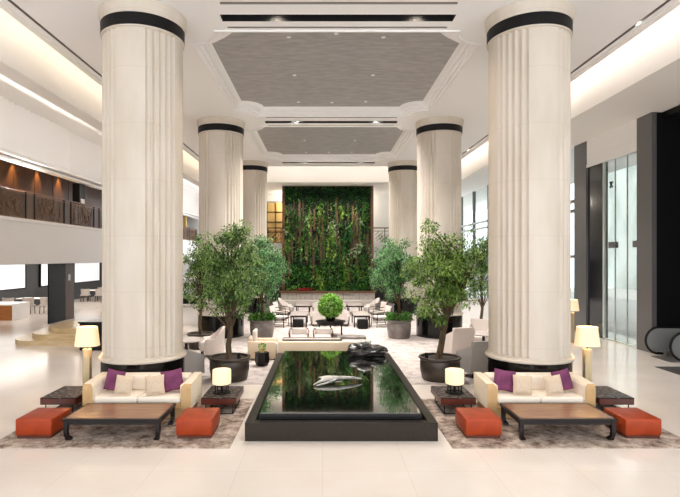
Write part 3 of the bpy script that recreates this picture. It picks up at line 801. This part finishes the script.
# ------------------------------------------------------------------ left gallery balustrade
rg = random.Random(17)
wide = MB(); 
def bal_panel(y0, y1, label):
    q = thing('balustrade', label, 'balustrade', (XL-.06, y0, 4.58), 0, 'bronze gallery balustrade bays')
    L_ = y1-y0
    MB().box(-.035, .035, 0, L_, 1.1, 1.16).build('handrail', M['railwood'], q, smooth=False)
    
    for a in (0, L_-.62): MB().box(-.03, .03, a, a+.07, 0, 1.1).build('post', M['black'], q, smooth=False)
    MB().box(-.006, .004, .07, L_, .08, 1.04).build('mesh_panel', M['brownwall'], q, smooth=False)
    mb = MB(); mb.box(-.02, .02, 0, L_, 0, .06); mb.box(-.02, .02, 0, L_, 1.02, 1.06); mb.build('rail', M['bronze'], q, smooth=False)
    mb = MB()
    for k in range(46):
        a = rg.uniform(.12, L_-.9); z = rg.uniform(.12, .95)
        pts = []; th = rg.uniform(0, 6.28)
        y_, z_ = a, z
        for s_ in range(7):
            pts.append((.012, min(L_-.64, max(.09, y_)), min(1.0, max(.08, z_))))
            th += rg.uniform(-.9, .9); y_ += .09*math.cos(th); z_ += .09*math.sin(th)
        mb.tube(pts, .009, 4)
    mb.build('filigree', M['bronze'], q)
ys = [2.8+3.1*k for k in range(15)]
names = ['second', 'third']
for k, y in enumerate(ys):
    lab = 'bronze filigree balustrade bay of the upper left gallery'
    if 17 < y < 19: lab = 'bronze filigree gallery balustrade bay at the left edge of view'
    elif 20 < y < 22: lab = 'bronze filigree gallery balustrade bay below the second and third wall lights'
    elif 23 < y < 25: lab = 'gallery balustrade bay beside the black gallery pillar'
    bal_panel(y, y+3.08, lab)
o = MB().box(XL-.5, XL-.14, 25.6, 26.2, 4.58, 6.74).build('pillar', M['black'], smooth=False); tag(o, 'black pillar standing on the upper left gallery', 'pillar')
o = MB().box(XL-.135, XL-.12, 25.7, 26.1, 5.75, 5.98).build('sign', M['white'], smooth=False); tag(o, 'small white sign on the black gallery pillar', 'sign')
for y in (20.5, 22.45, 24.4, 26.35, 18.5):
    spot('gallery_downlight', (XL-1.40, y, 7.55), 260, (1, .60, .24), 58, .5, (0, math.radians(-4), 0), .02)

# obelisk ornament and topiary on the far gallery
q = thing('obelisk', 'tapering gilded wooden obelisk on the far left gallery', 'ornament', (XL-.75, 47.0, 4.58))
vs = [(-.35, -.35, 0), (.35, -.35, 0), (.35, .35, 0), (-.35, .35, 0), (-.16, -.16, 3.9), (.16, -.16, 3.9), (.16, .16, 3.9), (-.16, .16, 3.9)]
MB().add(vs, [(0, 3, 2, 1), (4, 5, 6, 7), (0, 1, 5, 4), (1, 2, 6, 5), (2, 3, 7, 6), (3, 0, 4, 7)]).build('shaft', M['ochre'], q, smooth=False)
MB().box(-.22, .22, -.22, .22, 3.9, 4.05).build('cap', M['orangewood'], q, smooth=False)
def ballplant(mb, c, r, n, L, seed):
    g = random.Random(seed)
    for k in range(n):
        d = rv(g); leaf(mb, c+d*r*g.uniform(.75, .98), (d+rv(g)*.8).normalized(), rv(g), L*g.uniform(.7, 1.3), L*.7)

# ------------------------------------------------------------------ curved steps, dark desk, entrance items on the left
q = thing('curved_steps', 'three pale travertine steps with rounded ends left of the column', 'steps', (-8.2, 17.5, 0))
for k in range(3):
    off = .36*k; r_ = .95; poly = []
    x0 = -2.72+off*1.1; x1 = 2.6; y0 = off
    for i in range(13):
        a = PI+ (PI/2)*i/12
        poly.append((x0+r_+r_*math.cos(a), y0+r_+r_*math.sin(a)))
    poly += [(x1, y0), (x1, 3.0), (x0, 3.0)]
    MB().prism(poly, .165*k, .165*(k+1)).build('step', M['stepstone'], q)
o = MB(); o.rbox(-8.05, -6.9, 16.55, 17.3, 0, .80, .01, 1)
q = thing('console_desk', 'dark low desk beside the curved steps behind the floor lamp', 'desk', (-7.3, 16.95, 0))
MB().rbox(-.58, .58, -.35, .35, 0, .88, .01, 1).build('body', M['black'], q); MB().rbox(-.62, .62, -.39, .39, .88, .93, .008, 1).build('top', M['blackgloss'], q)

q = thing('partition_panel', 'dark wall panel with a wood edge strip under the balcony', 'partition', (-12.45, 23.3, 0))
MB().box(-.06, 0, 0, 1.5, 0, 2.74).build('panel', M['black'], q, smooth=False)
mb = MB().box(-.06, 0.004, 1.5, 2.35, 0, 2.74); mb.build('wood_strip', M['brownwall'], q, smooth=False)
MB().box(.004, .02, 1.75, 1.95, 1.9, 2.2).build('notice', M['steel'], q, smooth=False)
spot('entrance_spot', (-12.3, 25.2, 2.6), 6, (1, .9, .75), 60)

q = thing('bench_counter', 'low counter with teak front and white end under the balcony', 'counter', (-14.9, 24.6, 0))
MB().box(-2.9, 0, 0, 1.4, 0, .72).build('front', M['orangewood'], q, smooth=False)
MB().box(0, .03, -.02, 1.42, 0, .78).build('end_panel', M['white'], q, smooth=False)
MB().box(-2.9, 0, -.02, 1.42, .72, .78).build('top', M['white'], q, smooth=False)

# ------------------------------------------------------------------ chairs
def make_tub(m):
    t = thing('tub_chair', '', 'chair')
    mb = MB(); n = 28; vs = []; fs = []
    for i in range(n+1):
        a = math.radians(-35+250*i/n)          # open towards -Y
        top = .52+.36*max(0, math.sin(a))**1.2
        for (rr, z) in ((.36, .06), (.40, .45), (.40+.02*math.sin(a), top), (.33, top-.02), (.30, .45), (.28, .30)):
            vs.append((rr*math.cos(a), rr*math.sin(a)*1.0, z))
    for i in range(n):
        for k in range(5): fs.append((i*6+k, (i+1)*6+k, (i+1)*6+k+1, i*6+k+1))
    fs += [tuple(range(5, -1, -1)), tuple(n*6+k for k in range(6))]
    mb.add(vs, fs); mb.build('shell', m, t, angle=50)
    MB().rbox(-.29, .29, -.36, .27, .16, .45, .06, 3).build('seat', m, t)
    for x in (-.25, .25):
        for y in (-.27, .2): MB().box(x-.02, x+.02, y-.02, y+.02, 0, .17).build('leg', M['darkwood'], t, smooth=False)
    return t
def make_wing(m):   # upholstered chair with a tall flared back
    t = thing('lounge_chair', '', 'chair')
    MB().rbox(-.30, .30, -.32, .26, .12, .44, .05, 3).build('seat', m, t)
    bm = MB(); vs = [(-.30, .2, .12), (.30, .2, .12), (.30, .32, .12), (-.30, .32, .12), (-.34, .34, .92), (.34, .34, .92), (.34, .43, .92), (-.34, .43, .92)]
    bm.add(vs, [(0, 3, 2, 1), (4, 5, 6, 7), (0, 1, 5, 4), (1, 2, 6, 5), (2, 3, 7, 6), (3, 0, 4, 7)]); bm.build('backrest', m, t, smooth=False)
    for sx in (-1, 1):
        a = MB(); x0, x1 = sorted((sx*.30, sx*.37))
        a.add([(x0, -.3, .12), (x1, -.3, .12), (x1, .33, .12), (x0, .33, .12), (x0, -.3, .56), (x1, -.3, .56), (x1, .42, .84), (x0, .42, .84)], [(0, 3, 2, 1), (4, 5, 6, 7), (0, 1, 5, 4), (1, 2, 6, 5), (2, 3, 7, 6), (3, 0, 4, 7)])
        a.build('arm', m, t, smooth=False)
    for x in (-.26, .26):
        for y in (-.27, .27): MB().box(x-.02, x+.02, y-.02, y+.02, 0, .13).build('leg', M['darkwood'], t, smooth=False)
    return t
def make_wire():
    t = thing('open_armchair', '', 'chair')
    MB().rbox(-.28, .28, -.28, .26, .36, .46, .04, 3).build('seat', M['chairfab'], t)
    bb = MB().rbox(-.28, .28, -.05, .05, 0, .46, .04, 3, Matrix.Translation((0, .28, .44)) @ Matrix.Rotation(-.22, 4, 'X')); bb.build('backrest', M['chairfab'], t)
    for x in (-.33, .33):
        MB().tube([(x, -.32, .0), (x, -.28, .62), (x, .22, .66)], .017, 6).build('leg', M['darkwood'], t)
        MB().tube([(x, .38, .0), (x, .25, .45), (x, .40, .90)], .017, 6).build('leg', M['darkwood'], t)
        MB().tube([(x, -.3, .12), (x, .36, .12)], .013, 6).build('stretcher', M['darkwood'], t)
        MB().tube([(x, -.29, .33), (x, .29, .33)], .013, 6).build('side_rail', M['darkwood'], t)
    MB().tube([(-.33, -.29, .33), (.33, -.29, .33)], .013, 6).build('front_rail', M['darkwood'], t)
    return t
tub = make_tub(M['chairfab']); wing = make_wing(M['chairfab']); wgrey = make_wing(M['greyfab']); wire = make_wire()
used = set()
def put(proto, x, y, rz, label, group, z=CZ2+.008):
    if proto.name in used: o = copy_tree(proto)
    else: o = proto; used.add(proto.name)
    o.location = (x, y, z); o.rotation_euler = (0, 0, rz); o['label'] = label; o['group'] = group
    return o
GC = 'upholstered lounge chairs'
put(wgrey, -3.42, 12.75, PI*.8, 'grey upholstered chair seen from behind beside the front left column', 'grey chairs beside the columns')
put(wgrey, 3.90, 13.05, PI+.3, 'grey upholstered chair seen from behind beside the front right column', 'grey chairs beside the columns')
put(tub, -3.42, 15.75, -1.25, 'ivory tub chair at the white table left of the left fig tree', GC)
put(tub, -5.1, 15.3, 1.1, 'ivory tub chair on the far side of the white table behind the left column', GC)
put(wing, 4.05, 15.5, PI*1.1, 'ivory chair with its back to the right fig tree', GC)
put(wing, 5.15, 16.9, -.5, 'ivory chair behind the round table near the front right column', GC)
put(wing, 4.95, 14.3, PI-.2, 'ivory chair partly hidden by the front right column', GC)
def round_table(x, y, r, z, label, topm, name='round_table'):
    t = thing(name, label, 'table', (x, y, CZ2))
    MB().lathe([(0, z-.035), (r-.02, z-.035), (r, z-.02), (r, z), (0, z)], 40).build('tabletop', topm, t)
    MB().lathe([(.24, 0), (.24, .02), (.05, .04), (.04, z-.035), (.15, z-.035)], 24).build('pedestal', M['black'], t)
    return t
round_table(-3.87, 14.55, .5, .68, 'pale round table between the two ivory tub chairs on the left', M['marbletop'])
round_table(5.0, 15.9, .5, .66, 'pale round table between the ivory chairs on the right', M['marbletop'])

# centre group behind the pool
t = thing('long_sofa', 'long beige sofa with its back to the pool', 'sofa', (-.03, 15.0, CZ2))
MB().rbox(-1.27, 1.27, 0, .2, .0, .53, .02, 2).build('back', M['beige'], t)
MB().rbox(-1.27, 1.27, .2, .7, .06, .36, .03, 2).build('seat', M['chairfab'], t)
t = thing('box_armchair', 'beige box armchair with a white cushion left of the long sofa', 'armchair', (-1.78, 15.0, CZ2))
MB().rbox(-.42, .40, 0, .12, .03, .53, .02, 2).build('side_panel', M['beige'], t); MB().rbox(-.42, .40, .68, .8, .03, .53, .02, 2).build('side_panel', M['beige'], t)
MB().rbox(-.42, -.28, .12, .68, .03, .62, .03, 2).build('back', M['beige'], t); MB().rbox(-.28, .4, .12, .68, .1, .42, .04, 2).build('seat', M['chairfab'], t)
MB().rbox(-.3, -.2, .14, .66, .42, .84, .045, 3).build('back_cushion', M['chairfab'], t)
for x in (-.38, .36):
    for y in (.05, .75): MB().box(x-.02, x+.02, y-.02, y+.02, 0, .03).build('foot', M['black'], t, smooth=False)
t = thing('stool_table', 'small dark hexagonal side table with a potted sprig left of the pool', 'side table', (-1.68, 14.22, CZ2))
MB().lathe([(.15, 0), (.20, .1), (.20, .25), (.19, .35)], 6).build('body', M['darkwood'], t, smooth=False)
MB().lathe([(.205, .35), (.205, .37)], 6).build('top', M['black'], t, smooth=False)
t = thing('potted_sprig', 'small green plant in a glass pot on the hexagonal side table', 'plant', (-1.68, 14.22, CZ2+.37))
MB().lathe([(0, 0), (.06, 0), (.075, .06), (.05, .12), (.045, .12), (.06, .06), (0, .02)], 20).build('pot', M['ochre'], t)
mb = MB(); ballplant(mb, Vector((0, 0, .15)), .09, 120, .05, 3); mb.build('foliage', M['leafball'], t, smooth=False)
t = thing('low_table', 'low pale topped table with a black frame behind the long sofa', 'table', (-.28, 15.86, CZ2))
MB().box(-.95, .85, .02, .46, .42, .45).build('tabletop', M['marbletop'], t, smooth=False)
mb = MB(); mb.box(-.97, .87, 0, .03, .40, .46); mb.box(-.97, .87, .45, .48, .40, .46); mb.box(-.97, -.94, .03, .45, .4, .46); mb.box(.84, .87, .03, .45, .4, .46); mb.build('edge_frame', M['darkwood'], t, smooth=False)
for x in (-.95, .82):
    for y in (0.01, .44): MB().box(x, x+.03, y, y+.03, 0, .4).build('leg', M['darkwood'], t, smooth=False)
def make_low():
    t = thing('low_armchair', '', 'chair')
    MB().rbox(-.26, .26, -.25, .25, .2, .42, .05, 3).build('seat', M['chairfab'], t)
    MB().rbox(-.26, .26, .2, .32, .3, .64, .05, 3).build('backrest', M['chairfab'], t)
    for sx in (-1, 1):
        MB().tube([(sx*.31, -.25, .50), (sx*.33, .0, .54), (sx*.30, .25, .60), (sx*.2, .33, .62)], .022, 8).build('armrest', M['railwood'], t)
        for y in (-.23, .22): MB().tube([(sx*.30, y, 0), (sx*.31, y, .53)], .016, 6).build('leg', M['railwood'], t)
    return t
low = make_low()
put(low, -.78, 16.95, 0, 'low chair with curved wooden arms behind the low table, nearer the left', 'low chairs with wooden arms')
put(low, .02, 16.95, 0, 'low chair with curved wooden arms behind the low table, nearer the right', 'low chairs with wooden arms')
t = thing('stone_table', 'small grey table behind the dark boulder', 'table', (.95, 16.4, CZ2))
MB().rbox(-.5, .45, 0, .45, .38, .46, .01, 1).build('tabletop', M['potgrey'], t)
for x in (-.42, .3): MB().box(x, x+.1, .1, .3, 0, .38).build('leg', M['black'], t, smooth=False)

# round black table with the ball plant
t = thing('round_table', 'round black table on slender legs in the middle of the lounge', 'table', (.31, 19.7, CZ2))
MB().lathe([(0, .53), (.56, .53), (.585, .55), (.585, .57), (0, .58)], 44).build('tabletop', M['black'], t)
MB().lathe([(.5, .45), (.52, .45), (.52, .53), (.5, .53)], 44).build('apron', M['darkwood'], t)
for k in range(6):
    a = PI/6+k*PI/3; MB().box(.49*math.cos(a)-.02, .49*math.cos(a)+.02, .49*math.sin(a)-.02, .49*math.sin(a)+.02, 0, .53).build('leg', M['black'], t, smooth=False)
t = thing('ball_plant', 'bright green ball shaped plant on the round black table', 'plant', (.31, 19.7, CZ2+.58))
MB().lathe([(0, 0), (.16, 0), (.2, .14), (.18, .16), (0, .14)], 24).build('bowl', M['black'], t)
mb = MB(); ballplant(mb, Vector((0, 0, .56)), .44, 1700, .11, 9); ballplant(mb, Vector((0, 0, .56)), .36, 500, .11, 10); mb.build('foliage', M['leafball'], t, smooth=False)

# back dining-style lounge groups, mirrored about the axis
def long_table(x, y, label):
    t = thing('lounge_table', label, 'table', (x, y, CZ2), 0, 'long lounge tables')
    MB().rbox(-.37, .37, 0, 1.7, .50, .54, .006, 1).build('tabletop', M['marbletop'], t)
    mb = MB(); mb.box(-.35, .35, .02, .05, .43, .5); mb.box(-.35, .35, 1.65, 1.68, .43, .5); mb.box(-.35, -.32, .05, 1.65, .43, .5); mb.box(.32, .35, .05, 1.65, .43, .5); mb.build('apron', M['darkwood'], t, smooth=False)
    for a in (-.35, .30):
        for b_ in (.02, 1.63): MB().box(a, a+.05, b_, b_+.05, 0, .5).build('leg', M['darkwood'], t, smooth=False)
def cube_stool(x, y, label):
    t = thing('cube_stool', label, 'stool', (x, y, CZ2), 0, 'black cube stools')
    MB().rbox(-.22, .22, -.2, .2, .04, .40, .015, 2).build('body', M['black'], t); MB().box(-.18, .18, -.16, .16, 0, .04).build('base', M['darkwood'], t, smooth=False)
for sg, side in ((-1, 'left'), (1, 'right')):
    cx = XC+sg*1.36
    long_table(cx, 22.0, f'long low table nearer the lounge centre on the {side} side')
    long_table(cx, 26.6, f'far low table by the stone wall on the {side} side')
    cube_stool(cx, 21.7, f'black cube stool at the near end of the {side} long table')
    put(wire, cx+sg*.85, 22.3, sg*-1.3, f'open armchair with dark frame at the outer near side of the {side} long table', 'open armchairs round the long tables')
    put(wire, cx+sg*.9, 24.4, sg*-1.3, f'open armchair with dark frame at the outer far side of the {side} long table', 'open armchairs round the long tables')
    put(wing, cx-sg*.83, 22.7, sg*1.4, f'ivory chair at the inner side of the {side} long table', GC)
    put(wing, cx-sg*.83, 26.9, sg*1.4, f'ivory chair at the inner side of the {side} far table', GC)
    put(tub, cx+sg*.9, 27.0, sg*-1.3, f'ivory tub chair at the outer side of the {side} far table', GC)
b = thing('banquette', 'long grey banquette seat along the low stone wall', 'banquette', (XC, 31.25, 0))
MB().rbox(-2.8, 2.8, 0, .7, .08, .40, .04, 2).build('seat', M['greyfab'], b); MB().box(-2.7, 2.7, .05, .7, 0, .08).build('base', M['black'], b, smooth=False)

# counters and hedge at both flanks
t = thing('white_counter', 'white counter in front of the glazing beyond the right fig trees', 'counter', (7.7, 24.0, 0))
MB().box(-1.6, 1.6, 0, .8, 0, .98).build('front', M['white'], t, smooth=False); MB().box(-1.7, 1.7, -.08, .85, .98, 1.05).build('top', M['marbletop'], t, smooth=False)
mb = MB(); 
for k in range(4): mb.box(-1.5+.78*k, -.85+.78*k, -.02, 0, .15, .85)
mb.build('panel', M['white'], t, smooth=False)
t = thing('white_counter', 'white panelled counter left of the middle left column', 'counter', (-6.6, 22.6, 0))
MB().box(-1.2, 1.2, 0, .8, 0, .82).build('front', M['white'], t, smooth=False); MB().box(-1.3, 1.3, -.08, .85, .82, .9).build('top', M['marbletop'], t, smooth=False)
mb = MB()
for k in range(3): mb.box(-1.1+.78*k, -.5+.78*k, -.02, 0, .15, .7)
mb.build('panel', M['white'], t, smooth=False)
t = thing('hedge_planter', 'long dark planter with a clipped green hedge behind the left counter', 'planter', (-6.95, 25.2, 0))
MB().box(-2.0, 1.6, 0, .8, 0, 1.0).build('trough', M['black'], t, smooth=False)
mb = MB(); g = random.Random(3)
for k in range(1500): leaf(mb, Vector((g.uniform(-1.95, 1.55), g.uniform(.05, .75), 1.0+g.random()*.7)), rv(g), rv(g), .12, .07)
mb.build('foliage', M['vineMid'], t, smooth=False)
t = thing('dark_sideboard', 'dark sideboard behind the ivory tub chair on the left', 'sideboard', (-4.65, 22.3, CZ2))
MB().rbox(-.55, .7, 0, .6, .05, 1.1, .01, 1).build('body', M['darkwood'], t); MB().box(-.5, .65, .05, .55, 0, .05).build('base', M['black'], t, smooth=False)
t = thing('grey_planter_box', 'grey planter box behind the ivory chairs on the right', 'planter', (5.0, 22.0, CZ2+.002))
MB().lathe([(.42, 0), (.5, .5), (.52, .78), (.48, .78), (.46, .7), (0, .7)], 40).build('pot', M['potgrey'], t)
mb = MB(); ballplant(mb, Vector((0, 0, 1.0)), .4, 500, .12, 19); mb.build('foliage', M['leafB'], t, smooth=False)

# restaurant tables and chairs under the balcony
def make_din():
    t = thing('dining_chair', '', 'chair')
    MB().rbox(-.26, .26, -.26, .26, .42, .5, .02, 2).build('seat', M['greyfab'], t)
    mb = MB(); vs = []; fs = []; n = 12
    for i in range(n+1):
        a = math.radians(-10+200*i/n)
        for (r_, z) in ((.27, .48), (.30, .88), (.26, .88), (.23, .48)): vs.append((r_*math.cos(a), r_*math.sin(a), z))
    for i in range(n):
        for k in range(4): fs.append((i*4+k, (i+1)*4+k, (i+1)*4+(k+1) % 4, i*4+(k+1) % 4))
    mb.add(vs, fs); mb.build('backrest', M['greyfab'], t)
    for x in (-.22, .22):
        for y in (-.2, .2): MB().tube([(x*1.1, y*1.1, 0), (x, y, .43)], .022, 6).build('leg', M['railwood'], t)
    return t
din = make_din()
seats = [(-16.75, 27.3, 'leftmost'), (-15.8, 27.5, 'middle one'), (-14.95, 27.7, 'rightmost')]
for x, y, w_ in seats: put(din, x, y, PI, f'grey dining chair under the balcony, {w_} of the three beyond the teak counter', 'dining chairs under the balcony', 0)
def square_table(x, y, label):
    t = thing('dining_table', label, 'table', (x, y, 0), 0, 'dining tables under the balcony')
    MB().rbox(-1.4, 1.4, -.4, .4, .72, .76, .005, 1).build('tabletop', M['white'], t)
    for a in (-1.2, 1.2): MB().box(a-.05, a+.05, -.05, .05, 0, .72).build('leg', M['black'], t, smooth=False)
square_table(-15.6, 28.75, 'white long dining table behind the three grey chairs under the balcony')
square_table(-15.3, 36.0, 'white long dining table right of the dark partition under the balcony')
for k, (x, y) in enumerate(((-16.3, 35.2), (-15.3, 35.2), (-14.3, 35.2), (-15.9, 36.9), (-14.7, 36.9))):
    put(din, x, y, PI if y < 36 else 0, ('nearest left','near middle','near right','far left','far right')[k]+' dining chair at the table right of the partition', 'dining chairs by the far dining table', 0)

# ------------------------------------------------------------------ escalator
t = thing('escalator', 'escalator with black looped handrails at the right edge', 'escalator', (9.9, 0, 0))
for y in (15.72, 14.6):
    n = 14; r_ = .40
    pts = [(3.0, y, .87)]+[(.42-r_*math.sin(PI*i/n)*1.0, y, .47+r_*math.cos(PI*i/n)) for i in range(n+1)]+[(.9, y, .07)]
    MB().tube(pts, .035, 8).build('handrail', M['black'], t)
    poly = [(3.0, .84), (.42, .84)]+[(.42-.37*math.sin(PI*i/n), .47+.37*math.cos(PI*i/n)) for i in range(1, n)]+[(.42, .12), (3.0, .12)]
    bm = MB(); N = len(poly); bm.add([(x, y-.008, z) for x, z in poly]+[(x, y+.008, z) for x, z in poly], [tuple(range(N)), tuple(reversed(range(N, 2*N)))]+[(i, N+i, N+(i+1) % N, (i+1) % N) for i in range(N)])
    bm.build('glass_panel', M['escglass'], t, smooth=False)
    MB().rbox(.55, 3.0, y-.12, y+.12, 0.004, .2, .02, 2).build('skirt', M['steel'], t)
mb = MB(); mb.box(.1, 3.0, 14.72, 15.6, .001, .012)
for k in range(16): mb.box(.9, 3.0, 14.74+.055*k, 14.76+.055*k, .012, .022)
mb.build('landing_plate', M['grey'], t, smooth=False)
tag(MB().box(9.15, 10.9, 10.5, 14.1, 0.0, .012).build('entrance_mat', M['mat'], smooth=False), 'dark entrance mat on the floor in front of the escalator', 'mat')

# ------------------------------------------------------------------ ceiling downlights
dls = []
for (y0, y1) in panels:
    yc = (y0+y1)/2
    for dx, dy in ((-1.18, -2.65), (0, -2.85), (1.18, -2.65), (-1.18, 0), (1.18, 0), (-1.18, 2.65), (0, 2.7), (1.18, 2.6)): dls.append((XC+dx, yc+dy, CZ+.25))
for yc in (2.62, 11.2, 19.78, 28.2):
    for dx in (-1.35, 1.75): dls.append((XC+dx, yc, CZ+.2))
proto = None
for i, (x, y, z) in enumerate(dls):
    if proto is None:
        proto = thing('downlight', '', 'downlight'); MB().lathe([(.04, -.015), (.055, -.015), (.055, 0), (.04, 0)], 20).build('ring', M['white'], proto); MB().lathe([(0, -.012), (.04, -.012), (.04, -.002), (0, -.002)], 20).build('lamp', M['lampglow'], proto)
        o = proto
    else: o = copy_tree(proto)
    o.location = (x, y, z-.001); o['label'] = 'small round downlight set in the hall ceiling'; o['group'] = 'ceiling downlights'
    if True:
        spot('downlight_lamp', (x, y, z-.04), (76 if y < 13 else 320 if y < 19 else 215) if y > 10.8 else 15, (1, .965, .93) if y > 13 else (1, .84, .68), 125, .8, size=.12)

# ------------------------------------------------------------------ lights: coves, daylight
area('cove_left', (-6.9, 18, CZ+.35), (.25, 44), 50, (1, .84, .64), (0, math.radians(105), 0))
area('cove_right', (7.55, 18, CZ+.35), (.25, 44), 75, (1, .90, .80), (0, math.radians(105), PI))
area('cove_end', (XC, 29.4, CZ+.35), (13, .25), 26, (1, .90, .78), (math.radians(100), 0, 0))
area('cove_left_inner', (-8.2, 20, SZ+.5), (.25, 50), 100, (1, .94, .86), (0, math.radians(135), 0))
for k in range(7):
    o = spot('ceiling_fill', (XL-.55, 9.5+5.5*k, 5.0), 300, (1, .95, .88), 130, .8, (0, math.radians(-125), 0), .1)  # unseen spots added behind the balustrade to brighten the main ceiling
for y in (7, 11.5, 16, 20.5, 25):
    spot('side_fill', (7.06, y, CZ+.05), 70 if y < 13 else 170, (1, .96, .91), 135, .8, size=.004)  # fill added in the unlit long slot to lift right floor and soffit
for x in (-2.2, 2.6):
    l = bpy.data.lights.new('mezzanine_fill', 'POINT'); l.energy = 55 if x < 0 else 30; l.color = (1, .9, .74); l.shadow_soft_size = .1  # points added out of view behind the plants, brightening lattice and niche
    o = bpy.data.objects.new('mezzanine_fill', l); C.objects.link(o); o.location = (x, 35.95, 6.9)
for k in range(7):
    spot('plant_wall_light', (XC-2.4+.8*k, 30.9, SZ-.06), 75, (1, .97, .88), 100, .8, (math.radians(24), 0, 0), .1)
sun = bpy.data.lights.new('sun', 'SUN'); sun.energy = 1.6; sun.angle = .05; sun.color = (1, .98, .95)
so = bpy.data.objects.new('sun', sun); C.objects.link(so); so.rotation_euler = (0, math.radians(-42), 0)
area('restaurant_glow', (-15.5, 30, 2.7), (3, 14), 120, (1, .95, .88), (0, 0, 0))

W = bpy.data.worlds.new('world'); bpy.context.scene.world = W; W.use_nodes = True
bg = W.node_tree.nodes['Background']; bg.inputs[0].default_value = (0.88, 0.945, 1.0, 1); bg.inputs[1].default_value = 1.4

# ------------------------------------------------------------------ camera
cam = bpy.data.cameras.new('camera'); co = bpy.data.objects.new('camera', cam); C.objects.link(co)
co.location = (0, 0, 3.0); co.rotation_euler = (PI/2, 0, 0)
cam.sensor_width = 36; cam.lens = 36*512/680
cam.shift_x = (340-322.5)/680; cam.shift_y = 9.5/680
cam.clip_end = 300
sc = bpy.context.scene; sc.camera = co
sc.view_settings.view_transform = 'Standard'; sc.view_settings.look = 'None'; sc.view_settings.gamma = 1; sc.view_settings.exposure = 1.27
sc.cycles.max_bounces = 10; sc.cycles.diffuse_bounces = 6; sc.cycles.glossy_bounces = 4; sc.cycles.transparent_max_bounces = 12
sc.cycles.caustics_reflective = False; sc.cycles.caustics_refractive = False
sc.cycles.sample_clamp_indirect = 6
